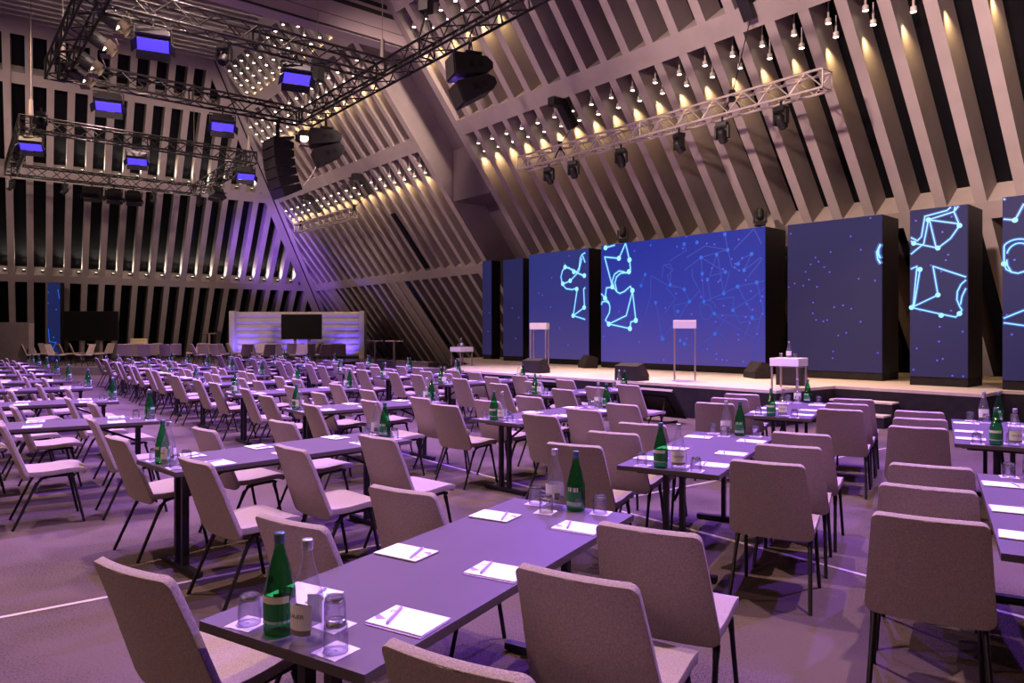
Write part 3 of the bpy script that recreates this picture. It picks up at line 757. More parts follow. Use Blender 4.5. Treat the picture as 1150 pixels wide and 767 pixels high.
rnd = random.Random(3)
for (c, a), ph in PLAN:
    dist = c.length
    pull = Vector((-c.x * .022, -c.y * .022, 0)) if dist < 12 else Vector((0, -.2, 0))   # chairs stand a little back from their places
    d = Vector((math.sin(a), math.cos(a), 0)); n = Vector((math.cos(a), -math.sin(a), 0))
    def W(x, y, z): return c + n * x + d * y + ZZ * z
    TB.put(c, -a, 'long dark folding conference table, ' + ph, 'dark conference tables')
    for sx, sn in ((-1, 'left'), (1, 'right')):
        for k, y in enumerate((-.03, .62, 1.27)):
            x = sx * (TW / 2 + (.262 if sx > 0 else .252) + rnd.uniform(0, .015)) + (0 if sx < 0 else max(.0, pull.dot(n))) + ((.16 if sx > 0 else -.07) if 'far left' in ph else 0); yy = y - TL / 2 + .33 + pull.dot(d) + rnd.uniform(-.03, .03)
            p = W(x, yy, 0)
            if not (inframe(p + ZZ * .84, 70) or inframe(p + ZZ * .4, 90)): continue
            CH.put(p, -a + (.15 if 'far left' in ph else 0) + rnd.uniform(-.045, .045), 'taupe chair %s on the %s of %s' % (nth(k + 1), sn, ph), 'taupe chairs along the tables')
        for k, y in enumerate((.32, .83, 1.51)):
            p = W(sx * (TW / 2 - .118), y - TL / 2 + rnd.uniform(-.015, .015), TH)
            if not inframe(p): continue
            rz = -a + (PI if sx > 0 else 0) + rnd.uniform(-.05, .05)
            PAD.put(p, rz, 'white notepad %s on the %s of %s' % (nth(k + 1), sn, ph), 'white notepads on the tables')
            if dist < 15:
                q = p + Matrix.Rotation(rz, 3, 'Z') @ Vector((.052, 0, .0125))
                PEN.put(q, rz + .25 + rnd.uniform(-.1, .1), 'pen on the %s %s notepad of %s' % (nth(k + 1), sn, ph), 'pens lying on the notepads')
    for e, en in ((1, 'near'), (-1, 'far')):
        def E_(x, y, z=TH): return W(e * x, e * (y - TL / 2), z)
        rz = -a + (0 if e > 0 else PI)
        p = E_(-.058, .068)
        if inframe(p): BG.put(p, rz + rnd.uniform(-.4, .4) + (PI * 0), 'green water bottle on the %s end of %s' % (en, ph), 'green glass water bottles')
        p = E_(.062, .062)
        if inframe(p): BC.put(p, rz + rnd.uniform(-.3, .3), 'clear water bottle on the %s end of %s' % (en, ph), 'clear glass water bottles')
        for gx, gy, gn in ((-.185, .065, 'left'), (.175, .060, 'right'), (.045, .185, 'inner')):
            p = E_(gx, gy)
            if not inframe(p): continue
            cz = 0
            if dist < 15:
                CST.put(p + Vector((rnd.uniform(-.006, .006), rnd.uniform(-.006, .006), 0)), rz + rnd.uniform(-.12, .12), 'coaster under the %s %s glass of %s' % (gn, en, ph), 'white coasters under the glasses'); cz = .0021
            GLS.put(p + ZZ * cz, rz, 'upturned %s glass on the %s end of %s' % (gn, en, ph), 'upturned water glasses')
# water on the two side tables
for P0, nm in ((ST_R, 'right'), (ST_L, 'left')):
    BC.put(P0 + ZZ * 0, RS, 'clear water bottle on the %s side table of the stage' % nm, 'clear glass water bottles')
    for k, (dx, w) in enumerate(((-.13, 'left'), (.13, 'right'))):
        GLS.put(P0 + SU * dx + SN * -.03, 0, 'upturned glass %s of the bottle on the %s stage side table' % (w, nm), 'upturned water glasses')

# ------------------------------------------------------------------ far end of the hall
mb = MB(); PZ = .30
pc = [Vector((-24, 27.0, 0)), Vector((-14.6, 27.0, 0)), Vector((-8.0, 27.2, 0)), Vector((-6.4, 37.4, 0)), Vector((-13.0, 41.0, 0)), Vector((-24, 34.8, 0))]
mb.prism(pc, [p + ZZ * PZ for p in pc])
tag(mb.obj('rear_podium', 'partition'), 'low grey podium across the back of the hall', 'podium')
tops = [35.5, 44, 54, 62.6, 74.6, 87, 95.5, 109, 118, 139, 146, 155, 162, 171, 179, 189, 196, 218.6, 224, 231, 237.5, 246, 254, 263.5, 276, 284, 292, 301, 314, 329, 338, 346, 354, 362.5, 370, 376, 381]
for k, x in enumerate(tops):
    back = k % 2 == 0 or 9 < k < 11
    Y = 28.0 + 1.3 * (k % 3) + (.3 if k > 23 else 0)
    p = Vector(((x - CX) / F * Y, Y, PZ))
    t = (x - 35) / 346
    rz = math.radians(-62 + 0 * t) if x < 70 else math.radians(-35) if x < 130 else math.radians(20) if x < 200 else math.radians(-30) if x < 270 else math.radians(8) if x < 345 else math.radians(48)
    rz += rnd.uniform(-.45, .45)
    if k in (6, 8, 17, 26, 30): rz += PI
    CH.put(p, rz, 'taupe chair in the back of the hall, %s from the left' % nth(k + 1), 'taupe chairs at the back of the hall')

# quilted backdrop with a television before it
Yq = 36.3
xq = lambda px, Y=Yq: (px - CX) / F * Y
r = empty('quilted_backdrop', (xq(336), Yq, PZ), 0, 'white quilted backdrop wall with blue glowing bands', 'backdrop')
wq = xq(411) - xq(261)
m = MB()
rows, cols = 7, 9; zb, zt_ = .10, 2.38; nx, nz = cols * 6, rows * 6
vs = []
for j in range(nz + 1):
    for i in range(nx + 1):
        fx = abs(math.sin(PI * i / 6)) ** .5; fz = abs(math.sin(PI * j / 6)) ** .5
        vs.append((-wq / 2 + .25 + (wq - .5) * i / nx, -.06 - .16 * fz * (.45 + .55 * fx), zb + (zt_ - zb) * j / nz))
m.add(vs, [(j * (nx + 1) + i, j * (nx + 1) + i + 1, (j + 1) * (nx + 1) + i + 1, (j + 1) * (nx + 1) + i) for j in range(nz) for i in range(nx)], 0, True)
m.obj('quilted_front', 'quilt', r, False)
m = MB(); m.bbox((0, .1, (zb + zt_) / 2), (wq - .4, .3, zt_ - zb), .03); m.obj('backdrop_core', 'quilt', r)
for sx in (-1, 1):
    m = MB(); m.bbox((sx * (wq / 2 - .13), -.15, 1.21), (.28, .62, 2.42), .06); m.obj('side_bolster', 'quilt', r)
    m = MB(); m.bbox((sx * (wq / 2 - .9), .1, .06), (1.6, .5, .10), .02); m.obj('foot', 'black', r)
def tv(px0, px1, py0, py1, Y, zf, lab):
    x0, x1 = xq(px0, Y), xq(px1, Y); z0, z1 = EYE + (HY - py1) * Y / F, EYE + (HY - py0) * Y / F
    r = empty('television', ((x0 + x1) / 2, Y, zf), 0, lab, 'television', 'switched-off televisions on stands')
    w = x1 - x0
    m = MB(); m.bbox((0, 0, (z0 + z1) / 2 - zf), (w, .09, z1 - z0), .01); m.obj('television_case', 'black', r)
    m = MB(); m.box((0, -.047, (z0 + z1) / 2 - zf), (w - .06, .006, z1 - z0 - .06)); m.obj('screen_face', 'off', r)
    for sx in (-1, 1):
        m = MB(); m.box((sx * w * .17, .07, (z1 - zf) * .45), (.13, .06, (z1 - zf) * .9)); m.obj('post', 'plinth', r)
        m = MB(); m.bbox((sx * w * .17, .0, .03), (.16, .9, .06), .01); m.obj('foot', 'black', r)
tv(316, 361.5, 353, 381, 34.6, PZ, 'switched-off television on two posts before the quilted backdrop')
tv(71.5, 133, 349.5, 382.5, 32.4, PZ, 'switched-off television on a stand beside the blue column')
# blue display column
r = empty('display_column', (xq(60.5, 33.3), 33.3, PZ), 0, 'tall narrow blue display column left of a dark television', 'screen')
M['column_picture'] = screen_mat('column_picture', lin((36, 48, 105)), lin((34, 44, 100)), lin((38, 44, 110)), 3.3, 0, .6)
m = MB(); m.box((0, .16, 1.83), (.60, .3, 3.66)); m.obj('column_case', 'black', r)
m = MB(); m.box((0, 0, 1.83), (.58, .02, 3.64)); fc = m.obj('screen_face', 'column_picture', r)
m = MB()
for (x, z) in ((-.25, 3.2), (.2, 3.3), (.12, 2.4), (-.26, 2.7), (.0, 1.1), (-.02, .6), (-.2, .9), (.1, .85)):
    m.add([(x + .035 * math.cos(PI / 4 * i), -.0135, z + .035 * math.sin(PI / 4 * i)) for i in range(8)], [tuple(range(8))], 0)
for a, b in (((-.25, 1.5), (-.2, .9)), ((-.2, .9), (.1, .85)), ((.2, 3.3), (.27, 2.9)), ((.1, .85), (-.02, .6))):
    d = Vector((b[0] - a[0], 0, b[1] - a[1])).normalized(); s_ = Vector((-d.z, 0, d.x)) * .018
    A, B = Vector((a[0], -.012, a[1])), Vector((b[0], -.012, b[1])); m.add([A - s_, B - s_, B + s_, A + s_], [(0, 1, 2, 3)], 0)
m.obj('star_dots', 'node', fc, False)
# partition and beige board
r = empty('partition_wall', (xq(-6, 27), 27.9, PZ), 0, 'grey movable partition panel at the left edge', 'partition')
wp = xq(25, 27) - xq(-30, 27)
m = MB(); m.bbox((-.2, 0, .86), (wp, .12, 1.72), .01); m.obj('panel', 'partition', r)
m = MB(); m.box((-.2 + wp / 2 + .06, .0, .84), (.10, .16, 1.68)); m.obj('end_post', 'plinth', r)
m = MB(); m.box((-.2 + wp / 2 - .03, -.07, .62), (.05, .05, .14)); m.obj('handle', 'black', r)
r = empty('presentation_board', (xq(156, 32.6), 32.6, PZ), 0, 'beige presentation board standing behind the back chairs', 'board')
m = MB(); m.bbox((0, 0, .62), (.78, .06, .78), .02); m.tube((-.39, -.01, 1.0), (.39, -.01, 1.0), .045, None, 10); m.obj('board_panel', 'beige', r)
for sx in (-1, 1):
    m = MB(); m.box((sx * .33, .03, .35), (.04, .04, .7)); m.box((sx * .33, 0, .02), (.05, .5, .04)); m.obj('leg', 'leg', r)
# curb with handrail posts in front of the leaning wall
p0, p1 = at(404, 413, 0), at(479, 418, 0)
def low_block(name, pA, pB, w, h, mt, lab, cat):
    d = (pB - pA); L = d.length; a = math.atan2(d.y, d.x)
    r = empty(name, (pA + pB) / 2, a, lab, cat)
    m = MB(); m.bbox((0, w / 2, h / 2), (L, w, h), .02); m.obj('curb_body', mt, r); m = MB(); m.bbox((0, w / 2, h + .015), (L + .02, w + .04, .03), .006); m.obj('curb_cap', mt, r)
    return r
low_block('low_curb', at(404, 415, 0), at(481, 420, 0), .5, .42, 'plinth', 'low grey curb under the leaning wall left of the stage', 'curb')
for px, py, lab in ((424, 416.5, 'left T-shaped handrail before the leaning wall'), (445.5, 418, 'right T-shaped handrail before the leaning wall'), (236, 411, 'small T-shaped rail left of the quilted backdrop')):
    p = at(px, py, 0) - Vector((0, .55, 0)) if px > 400 else Vector((xq(235, 33), 33, PZ))
    r = empty('handrail', p, -.4, lab, 'handrail', 'T-shaped handrails')
    m = MB(); m.tube((0, 0, 0), (0, 0, 1.25), .05, None, 8); m.tube((0, 0, 0), (0, 0, .02), .12, None, 12); m.obj('post', 'rail', r)
    m = MB(); m.tube((-.42, 0, 1.27), (.42, 0, 1.27), .03, None, 8); m.obj('bar', 'rail', r)

# ------------------------------------------------------------------ trusses
def truss(mb, A, B, w=.40, r=.031, lr=.017, step=.42, mi=0):
    A = Vector(A); B = Vector(B); d = (B - A); L = d.length; d.normalize()
    s = d.cross(ZZ).normalized(); u = ZZ
    cs = [(-1, -1), (1, -1), (1, 1), (-1, 1)]
    C = [s * (a * w / 2) + u * (b * w / 2) for a, b in cs]
    for c in C: mb.tube(A + c, B + c, r, None, 6, mi)
    n = max(2, int(round(L / step)))
    for k in range(n):
        a, b = A + d * (L * k / n), A + d * (L * (k + 1) / n)
        for i in range(4):
            c0, c1 = C[i], C[(i + 1) % 4]
            if k % 2: c0, c1 = c1, c0
            mb.tube(a + c0, b + c1, lr, None, 4, mi, False)
    for q in (0, n // 2, n):
        a = A + d * (L * q / n)
        for i in range(4): mb.tube(a + C[i], a + C[(i + 1) % 4], lr * 1.4, None, 4, mi, False)
TZ = 8.0
RING1 = {'right': ((-20.3, 8.75), (-7.0, 8.75)), 'rear': ((-20.3, 2.5), (-20.3, 8.55)), 'front': ((-15.4, 2.5), (-15.4, 8.55)), 'left': ((-20.6, 2.45), (-9.0, 2.45))}
RING2 = {'front': ((-26.2, 2.5), (-26.2, 9.1)), 'rear': ((-34.0, 2.6), (-33.6, 9.3)), 'left': ((-26.0, 2.4), (-34.2, 2.6)), 'right': ((-26.0, 9.15), (-33.8, 9.4))}
for ring, lab in ((RING1, 'large dark lighting truss frame hanging over the seats'), (RING2, 'smaller dark truss frame hanging behind the large one')):
    r = empty('truss_frame', (0, 0, 0), 0, lab, 'truss', 'dark lighting truss frames')
    for k, (a, b) in ring.items():
        m = MB(); truss(m, UN(*a, TZ), UN(*b, TZ)); m.obj('truss_beam', 'tube', r)
    # suspension wires up to the ceiling
    for (u, n) in ([(-20.3, 8.75), (-15.4, 8.6), (-20.4, 2.6), (-15.4, 2.6)] if ring is RING1 else [(-26.2, 2.5), (-26.1, 9.1), (-33.7, 9.3), (-34.1, 2.6)]):
        m = MB(); m.tube(UN(u, n, TZ + .2), UN(u, n, 13.45), .012, None, 5, 0, False); m.tube(UN(u, n, TZ + .2), UN(u, n, TZ + .75), .07, .05, 8); m.obj('suspension_wire', 'cable', r)
SA, SB = UN(-15.75, 13.4, 6.5), UN(-6.75, 13.45, 6.5)
r = empty('stage_truss', (SA + SB) / 2, 0, 'bright aluminium truss hanging along the wall over the stage', 'truss', 'bare aluminium trusses')
m = MB(); truss(m, SA - r.location, SB - r.location, .36, .026, .014, .34); m.obj('truss_beam', 'silver', r)
FA, FB = UN(-32.3, 13.55, 6.5), UN(-26.6, 13.5, 6.5)
r = empty('wall_truss', (FA + FB) / 2, 0, 'short aluminium truss hanging along the wall far left of the stage', 'truss', 'bare aluminium trusses')
m = MB(); truss(m, FA - r.location, FB - r.location, .36, .026, .014, .34); m.box((0, 0, .19), (.3, 5.6, .02), 0, Matrix.Rotation(-math.atan2(UU.x, UU.y), 3, 'Z')); m.obj('truss_beam', 'silver', r)
# chain hoists fixed in the ribs, chain down to the truss
def hoist(u, z, target, lab):
    P = PR(u, z, .05) - NN * .02
    r = empty('chain_hoist', P, 0, lab, 'hoist', 'black chain hoists on the ribbed wall')
    dn = NN * (TAN) - ZZ; dn.normalize()
    ax = dn.to_track_quat('Z', 'Y').to_matrix()
    m = MB(); m.bbox(dn * .35 - NN * .1, (.26, .26, .75), .03, 0, ax); m.bbox(Vector(-NN * .28 + ZZ * .02), (.26, .5, .24), .03, 0, Matrix.Rotation(-math.atan2(NN.x, NN.y), 3, 'Z')); m.obj('hoist_body', 'black', r)
    m = MB(); m.tube(dn * .7 - NN * .12, Vector(target) - P, .012, None, 6, 0, False); m.obj('chain', 'black', r)
    m = MB(); T = Vector(target) - P; m.bbox(T, (.12, .12, .25), .02)
    for s in (-.2, .2): m.tube(T, T + UU * s - ZZ * .3, .018)
    m.obj('hook_sling', 'black', r)
def on_seg(A, B, px):
    A, B = Vector(A), Vector(B); k = (px - CX) / F
    t = (k * A.y - A.x) / ((B.x - A.x) - k * (B.y - A.y)); return A + (B - A) * t
hoist(-14.7, 8.05, on_seg(SA, SB, 629) + ZZ * .22, 'black chain hoist above the left of the bright stage truss')
hoist(-8.55, 8.9, on_seg(SA, SB, 822) + ZZ * .22, 'black chain hoist above the right of the bright stage truss')
hoist(-26.75, 8.0, on_seg(FA, FB, 398) + ZZ * .22, 'black chain hoist right above the short far truss')
hoist(-31.9, 7.9, on_seg(FA, FB, 338) + ZZ * .22, 'black chain hoist left above the short far truss')
R1A, R1B = UN(-20.3, 8.75, TZ), UN(-7.0, 8.75, TZ)
def motor(px, lab):                                             # hoist motor hanging above the truss, strapped to it
    P = on_seg(R1A, R1B, px) + ZZ * 1.05
    r = empty('chain_hoist', P, -math.atan2(UU.x, UU.y) + .5, lab, 'hoist', 'black chain hoists over the truss frame')
    m = MB(); m.bbox((0, 0, .12), (.30, .26, .62), .04); m.bbox((-.28, 0, .34), (.34, .24, .24), .04); m.obj('hoist_body', 'black', r)
    m = MB()
    for s_ in (-.2, .2): m.tube((0, 0, -.18), (0, s_, -.84), .026)
    m.obj('strap', 'black', r)
    m = MB(); m.tube((0, 0, .40), (0, 0, 13.4 - P.z), .012, None, 6, 0, False); m.obj('chain', 'cable', r)
motor(478, 'black chain hoist above the truss beside the near loudspeaker')
motor(357, 'black chain hoist above the truss corner over the far loudspeaker')
# ------------------------------------------------------------------ fixtures
def aim_z(v):                                                    # euler turning local -Z to v
    return Vector(v).to_track_quat('-Z', 'Y').to_euler()
def make_flood(lit):
    t = empty('flood_light', (0, 0, 0), 0, 'x', 'lamp')
    T = Matrix.Rotation(math.radians(-24), 3, 'X'); O = Vector((0, 0, -.34))
    def q(x, y, z): return T @ (Vector((x, y, z)) - O) + O
    m = MB(); m.bbox(q(0, 0, -.31), (.60, .34, .26), .015, 0, T); m.bbox(q(0, .0, -.15), (.50, .24, .10), .01, 0, T); m.obj('housing', 'black', t)
    m = MB(); m.path([(-.33, 0, -.34), (-.33, 0, -.06), (.33, 0, -.06), (.33, 0, -.34)], .016, 6); m.tube((0, 0, -.06), (0, 0, .10), .025, None, 8); m.obj('yoke', 'black', t)
    m = MB(); m.bbox(q(0, 0, -.447), (.56, .31, .02), .004, 0, T); m.obj('lens_panel', 'bluelens' if lit else 'off', t)
    m = MB(); m.box(q(0, .235, -.51), (.62, .012, .16), 0, T @ Matrix.Rotation(math.radians(38), 3, 'X')); m.obj('barn_door', 'black', t)
    m = MB(); m.box(q(0, -.22, -.41), (.62, .012, .14), 0, T @ Matrix.Rotation(math.radians(-75), 3, 'X')); m.obj('barn_door', 'black', t)
    for sx in (-1, 1):
        m = MB(); m.box(q(sx * .345, 0, -.50), (.012, .30, .14), 0, T @ Matrix.Rotation(-sx * math.radians(38), 3, 'Y')); m.obj('barn_door', 'black', t)
    return t
FL, FO = Proto(make_flood(True)), Proto(make_flood(False))
RZ_F = math.atan2(NN.y, NN.x) - .35
fl_spec = [
 (RING1['front'], 172, 'lit blue flood hanging from the near cross truss, left one'),
 (RING1['front'], 333, 'lit blue flood hanging from the near cross truss, right one'),
 (RING1['rear'], 122, 'lit blue flood hanging from the second cross truss, left one'),
 (RING1['rear'], 250, 'lit blue flood hanging from the second cross truss, right one'),
 (RING2['front'], 35, 'lit blue flood hanging from the third cross truss, leftmost'),
 (RING2['front'], 154, 'lit blue flood hanging from the third cross truss, middle one'),
 (RING2['front'], 276, 'lit blue flood hanging from the third cross truss, rightmost')]
FLOODS = []
for (a, b), px, lab in fl_spec:
    p = on_seg(UN(*a, TZ - .28), UN(*b, TZ - .28), px)
    FL.put(p, RZ_F + .1, lab, 'lit blue flood lights', rx=-.0); FLOODS.append(p)
for px, lab in ((103, 'first dark flood from the left on the rearmost truss'), (128, 'second dark flood from the left on the rearmost truss'), (150, 'third dark flood from the left on the rearmost truss')):
    a, b = RING2['rear']; FO.put(on_seg(UN(*a, TZ - .28), UN(*b, TZ - .28), px), RZ_F, lab, 'unlit flood lights')
a, b = RING2['right']; FO.put(on_seg(UN(*a, TZ - .28), UN(*b, TZ - .28), 243), RZ_F + .9, 'unlit flood on the right beam of the far truss frame', 'unlit flood lights')

def make_head():
    t = empty('moving_head', (0, 0, 0), 0, 'x', 'lamp')
    m = MB(); m.bbox((0, 0, -.06), (.30, .24, .12), .02); m.tube((0, 0, 0), (0, 0, .14), .03, None, 8); m.obj('base', 'black', t)
    m = MB()
    for sx in (-1, 1): m.bbox((sx * .17, 0, -.26), (.05, .14, .34), .015)
    m.bbox((0, 0, -.115), (.37, .14, .05), .015)
    m.obj('yoke', 'black', t)
    R = Matrix.Rotation(math.radians(-38), 3, 'X')
    m = MB(); m.lathe([(0, .18), (.09, .17), (.125, .08), (.125, -.10), (.11, -.20), (.10, -.21)], 16, (0, 0, -.34), 0, None, R); m.obj('lamp_head', 'black', t)
    m = MB(); m.lathe([(.10, -.205), (.06, -.196), (0, -.19)], 16, (0, 0, -.34), 0, None, R); m.obj('lens', 'night', t)
    return t
MH = Proto(make_head())
for ch in MH.root.children:
    for v in ch.data.vertices: v.co *= .82
for k, px in enumerate((616.5, 644, 697.5, 762.5, 811, 877)):
    p = on_seg(SA, SB, px) - ZZ * .30
    MH.put(p, RS + PI + rnd.uniform(-.5, .5), 'black moving spotlight, %s from the left under the bright stage truss' % nth(k + 1), 'black moving spotlights')
for seg, px, lab in ((RING1['front'], 252, 'small black spotlight between the two near blue floods'), (RING2['rear'], 73, 'black spotlight at the left of the rearmost truss'), (RING2['rear'], 172, 'black spotlight at the right of the rearmost truss'),
                     (RING2['right'], 224, 'black spotlight at the corner of the far truss frame'), (RING1['left'], 46, 'black spotlight at the rear left truss corner'), (RING2['left'], 12, 'black spotlight on the left beam of the far truss frame')):
    a, b = seg; MH.put(on_seg(UN(*a, TZ - .34), UN(*b, TZ - .34), px), rnd.uniform(-2, 2), lab, 'black moving spotlights')
for s_, lab in ((-13.0, 'small black spotlight standing on the left top corner of the largest screen'), (-8.75, 'small black spotlight standing on the right top corner of the largest screen')):
    MH.put(SM(s_, 16.25, 4.1 + .118), RS + .6, lab, 'black moving spotlights', rx=PI)
def make_fresnel():
    t = empty('fresnel_lamp', (0, 0, 0), 0, 'x', 'lamp')
    m = MB(); m.lathe([(0, .26), (.11, .25), (.15, .16), (.15, -.12), (.13, -.14)], 16); m.obj('housing', 'black', t)
    m = MB(); m.lathe([(.13, -.13), (.07, -.15), (0, -.155)], 16); m.obj('lens', 'fresnel', t)
    for k in range(4):
        R = Matrix.Rotation(k * PI / 2, 3, 'Z') @ Matrix.Rotation(math.radians(35), 3, 'X')
        c = Matrix.Rotation(k * PI / 2, 3, 'Z') @ Vector((0, -.20, -.235))
        m = MB(); m.box(c, (.28 if k % 2 == 0 else .20, .008, .20), 0, R); m.obj('barn_door', 'warmfin', t)
    m = MB(); m.path([(-.18, 0, .04), (-.18, 0, .34), (.18, 0, .34), (.18, 0, .04)], .014, 6); m.obj('yoke', 'black', t)
    return t
FR = Proto(make_fresnel())
lA, lB = UN(*RING1['left'][0], TZ), UN(*RING1['left'][1], TZ)
for k, t in enumerate((.415, .30, .175, .085)):
    u_ = -20.6 + 11.6 * t
    p = UN(u_, 2.85, TZ - .25)
    e = aim_z(NN * 1.0 + UU * .25 - ZZ * .62)
    FR.put(p, e.z, 'barn-door stage lamp, %s from the front on the left truss beam' % nth(k + 1), 'barn-door stage lamps', rx=e.x, ry=e.y)
p = on_seg(UN(*RING1['rear'][0], TZ - .55), UN(*RING1['rear'][1], TZ - .55), 341)
e = aim_z(UU * .8 - NN * .2 - ZZ * .6)
FR.put(p, e.z, 'barn-door stage lamp under the corner between the loudspeakers', 'barn-door stage lamps', rx=e.x, ry=e.y)

# loudspeakers
def speaker_pair(p, rz, lab):
    r = empty('hanging_loudspeaker', p, rz, lab, 'speaker', 'pairs of hanging loudspeaker boxes')
    m = MB()
    for s in (-1, 1): m.path([(0, 0, 0), (s * .12, 0, -.42)], .025, 6)
    m.bbox((0, .0, -.44), (.5, .36, .05), .01); m.obj('bracket', 'black', r)
    for k in range(2):
        a0 = math.radians(4 + 20 * k)
        R = Matrix.Rotation(a0, 3, 'X')
        c = Vector((0, -.02 + .10 * k, -.70 - .44 * k))
        m = MB(); prof = [(-.40, -.23), (.30, -.15), (.42, -.06), (.42, .06), (.30, .17), (-.40, .23)]
        m.prism([R @ Vector((-.30, y, z)) + c for y, z in prof], [R @ Vector((.30, y, z)) + c for y, z in prof]); o = m.obj('speaker_box', 'black', r)
        m = MB(); m.bbox(R @ Vector((0, -.415, 0)) + c, (.56, .03, .42), .008, 0, R); m.obj('grille', 'monitor_speaker', o)
        for sx in (-1, 1):
            for hy in (.14, -.06): m = MB(); m.bbox(R @ Vector((sx * .304, hy, 0)) + c, (.012, .12, .13), .003, 0, R); m.obj('handle', 'off', o)
rz_s = -math.atan2(-UU.x - NN.x * .6, -UU.y - NN.y * .6) + PI
p = on_seg(R1A, R1B, 528) - ZZ * .2
speaker_pair(p, math.radians(-68), 'two-box black loudspeaker hanging from the near right truss')
p = on_seg(R1A, R1B, 366) - ZZ * .2
speaker_pair(p, math.radians(-68), 'two-box black loudspeaker hanging at the far truss corner')
p = on_seg(UN(*RING1['rear'][0], TZ), UN(*RING1['rear'][1], TZ), 312) - ZZ * .2
r = empty('line_array', p, math.radians(-48), 'six-box black line array hanging from the second cross truss', 'speaker')
m = MB(); m.tube((0, 0, 0), (0, 0, -.55), .06, None, 8); m.bbox((0, .05, -.58), (.7, .6, .06), .01, 0, Matrix.Rotation(.2, 3, 'X')); m.obj('bracket', 'black', r)
zc, yc, ang = -.76, 0, -.05
for k in range(6):
    R = Matrix.Rotation(ang, 3, 'X'); c = Vector((0, yc, zc))
    prof = [(-.28, -.14), (.30, -.09), (.30, .09), (-.28, .14)]
    m = MB(); m.prism([R @ Vector((-.42, y, z)) + c for y, z in prof], [R @ Vector((.42, y, z)) + c for y, z in prof]); o = m.obj('speaker_box', 'black', r)
    m = MB(); m.bbox(R @ Vector((0, -.29, 0)) + c, (.80, .02, .25), .006, 0, R); m.obj('grille', 'monitor_speaker', o)
    ang += .09; zc -= .265 * math.cos(ang); yc += .265 * math.sin(ang) * .9
# sagging cable between the loudspeakers
pA, pB = on_seg(R1A, R1B, 357) - ZZ * 1.5, on_seg(UN(*RING1['rear'][0], TZ), UN(*RING1['rear'][1], TZ), 327) - ZZ * 2.25
pts = [pA.lerp(pB, t / 10) - ZZ * .22 * math.sin(PI * t / 10) for t in range(11)]
m = MB(); m.path(pts, .018, 6); tag(m.obj('loudspeaker_cable', 'silver'), 'pale cable sagging between the line array and the corner loudspeaker', 'cable')

# ceiling spots in the rib bays (each a small can with a lit lens) and their light
def make_can():
    m = MB(); m.lathe([(0, .19), (.022, .19), (.022, .06), (.056, .05), (.064, -.05), (.054, -.055)], 10, mi=0); m.lathe([(.060, -.048), (.035, -.060), (0, -.062)], 10, mi=1)
    m.tube((0, 0, .18), (0, .0, .40), .012, None, 6)
    o = m.obj('pendant_spotlight', ['spot', 'spotlens']); return tag(o, 'x', 'spotlight')
CAN = Proto(make_can())
WARM = (1.0, .66, .30)
dslope = (NN * TAN - ZZ).normalized()
def bay_lights(us, side, rows):
    mids = [(a + b) / 2 for a, b in zip(us, us[1:])]
    if side == 'left': mids = mids[::-1]
    for rn, zs, nmax, power in rows:
        for k, u in enumerate(mids[:nmax] if nmax else mids):
            if side == 'left' and u < hip_u(zs[0]) + .9: continue
            ok = False
            for j, z in enumerate(zs):
                P = PR(u - .06 + .04 * j, z, .22 + .05 * j) if side == 'right' else PR(u - .14 + .02 * j, z, .03 + .03 * j)
                if not inframe(P, 5): continue
                ok = True
                pos = ('top', 'second', 'third', 'lowest')[j] if len(zs) > 2 else ('upper', 'lower')[j]
                CAN.put(P, 0, '%s %sspotlight in the %s bay %s of the dark recess' % (pos, rn, nth(k + 1), side), 'small pendant spotlights in the rib bays')
            if ok or inframe(PR(u, zs[-1] - 2), 200):
                P = PR(u - .16, zs[-1] - .08, .20 if side == 'right' else .10)
                lamp('bay_light', 'SPOT', P, WARM, power, .04, P + (NN * TAN - ZZ) * 2 + NN * .06 - UU * .07, 76, 1.0)
bay_lights(right_u, 'right', [('', (7.88, 7.62), None, 110), ('high ', (11.1, 10.85, 10.55), 6, 90)])
bay_lights(left_u, 'left', [('', (7.85, 7.6), None, 60), ('high ', (11.15, 10.85, 10.55), None, 55), ('topmost ', (13.0, 12.72, 12.44, 12.16), None, 50)])
# small uplights on the cross beams of the back wall
def make_up():
    m = MB(); m.bbox((0, 0, .05), (.14, .10, .10), .01, 0); m.box((0, 0, .103), (.10, .07, .006), 1)
    o = m.obj('rib_uplight', ['black', 'uplens']); return tag(o, 'x', 'uplight')
UPL = Proto(make_up())
for zr, b_lo, nm in ((4.32, -1.6, 'lower'), (8.62, 1.0, 'upper')):
    cnt = 0
    for b in back_b:
        if b < b_lo or b > hip_b(zr) - .3: continue
        cnt += 1
        P = PB(b - .25, zr + .005, .22)
        if inframe(P, 5):
            UPL.put(P, -math.atan2(BB.y, BB.x) * -1, 'small uplight at %s rib from the left on the %s back wall beam' % (nth(cnt), nm), 'small uplights between the back wall ribs')
            lamp('rib_light', 'SPOT', P + ZZ * .13, (1, .88, .70), 170, .03, PB(b - .16, zr + 2, .26), 90, 1.0)

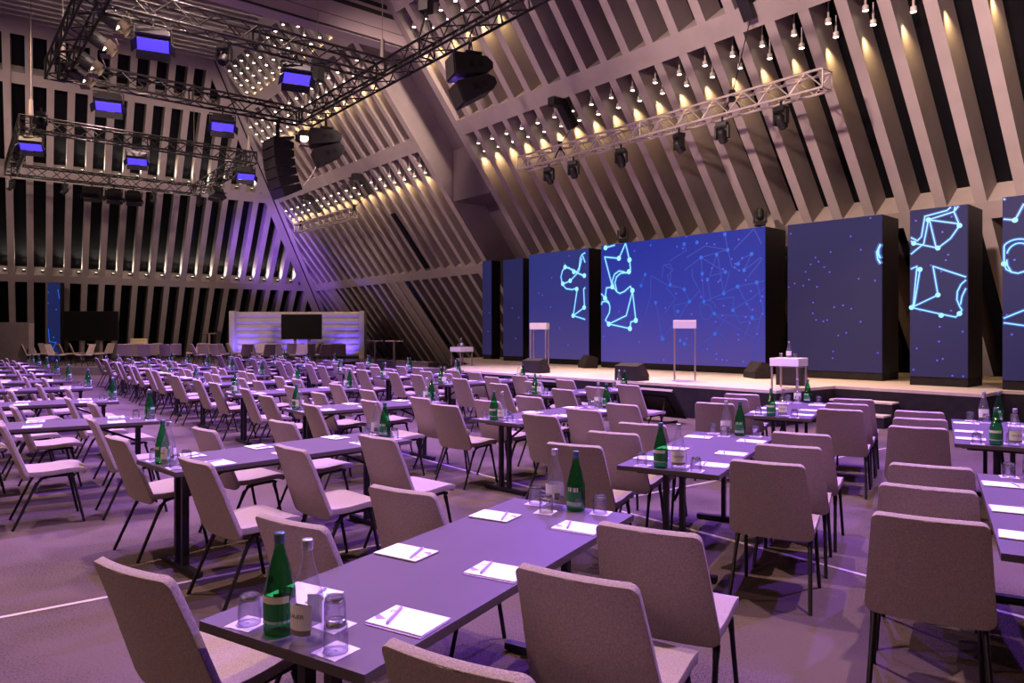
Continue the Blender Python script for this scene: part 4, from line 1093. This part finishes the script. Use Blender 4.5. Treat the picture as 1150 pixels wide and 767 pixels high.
# ------------------------------------------------------------------ light
w = bpy.data.worlds.new('world'); sc.world = w; w.use_nodes = True
w.node_tree.nodes['Background'].inputs[0].default_value = (.70, .46, .44, 1)
w.node_tree.nodes['Background'].inputs[1].default_value = .045
VIO = (.28, .10, 1.0); PNK = (1.0, .66, .66); AMB = (1.0, .62, .42)
for k, p in enumerate(FLOODS):
    lamp('flood_beam', 'SPOT', p - ZZ * .75, VIO, 2700 if k < 4 else 1300, .12, p - ZZ * 6, 112, .9)
for u, n, pw in ((-12.5, 8.6, 3000), (-8.5, 8.6, 3000), (-4.5, 8.6, 3300), (-.5, 8.6, 2800), (-9.5, 2.3, 3000)):     # floods on the truss frame above the front seats
    P = UN(u, n, TZ - .9); lamp('flood_beam', 'SPOT', P, VIO, pw, .12, P - ZZ * 6 - NN * 2.5, 140, .9)
for u, n, z, pw in ((-26, 5, 12.6, 5200), (-20, 1, 12.6, 7500), (-13, 5, 12.6, 5200), (-13, -2, 12.6, 5000), (-6, 3, 12.6, 4200), (0, 6, 12.6, 4300)):   # hall downlights
    P = UN(u, n, z); lamp('hall_and_fill_spot', 'SPOT', P, PNK, pw, .12, P - ZZ * 6, 110, .8)
P = UN(-24, 0, 12.4); lamp('hall_and_fill_spot', 'SPOT', P, (1, .66, .40), 4500, .2, Vector((-14, 29, .5)), 50, .9)  # warm lamp added to take the violet off the back chairs
for u in (-17, -9, -1):                                           # unseen warm fill added behind the camera for the chair backs
    P = UN(u, -9, 7.5); lamp('hall_and_fill_spot', 'SPOT', P, AMB, 750, .3, UN(u * .7 - 2, 5, .5), 80, .9)
for u, pw in ((-34, 5600), (-27, 5600), (-20, 5000), (-13, 7200), (-6, 19000), (0, 30000)):                             # unseen lamps added to brighten the stage-side rib faces
    P = UN(u, -9, 9.2); lamp('wall_fill', 'SPOT', P, (1, .68, .62), pw, .4, PR(u, 7.8), 36, .8)
for b in (-5, 2, 9):  # more added fill, for the ribs of the back wall
    P = BB * b + NB * 12 + ZZ * 9; lamp('wall_fill', 'SPOT', P, (1, .70, .60), 6200, .4, PB(b, 7.5), 42, .8)
P = UN(-5, 3, 9.5); lamp('wall_fill', 'SPOT', P, (1, .66, .64), 700, .3, UN(-19.6, 8, 12.2), 50, .8)  # unseen lamp added to lift the bulkhead fascia
for px, tgt in ((617, (-13.5, 13.2)), (698, (-11.5, 12.8)), (763, (-9.3, 12.8)), (811, (-7.0, 13.0)), (877, (-5.2, 13.8))):
    P = on_seg(SA, SB, px) - ZZ * .8 - SN * .6; T = SM(tgt[0], tgt[1], SZ)
    lamp('stage_wash', 'SPOT', P, (1, .66, .43), 1050, .15, T, 75, .9)
for px in (277, 333, 391):                                        # blue LED wash at the foot of the quilted backdrop
    P = Vector((xq(px, Yq), Yq - .75, PZ + .12)); lamp('led_wash', 'SPOT', P, (.12, .06, 1), 170, .15, P + Vector((0, .42, 1)), 120, .9)
P = UN(-34.0, 9.0, 3.0); lamp('blue_uplight', 'SPOT', P, (.30, .11, 1), 3600, .3, hip(6.2), 58, 1.0)
sc.cycles.use_denoising = True
sc.cycles.max_bounces = 8
sc.cycles.caustics_refractive = False
sc.cycles.caustics_reflective = False
sc.cycles.sample_clamp_indirect = 4
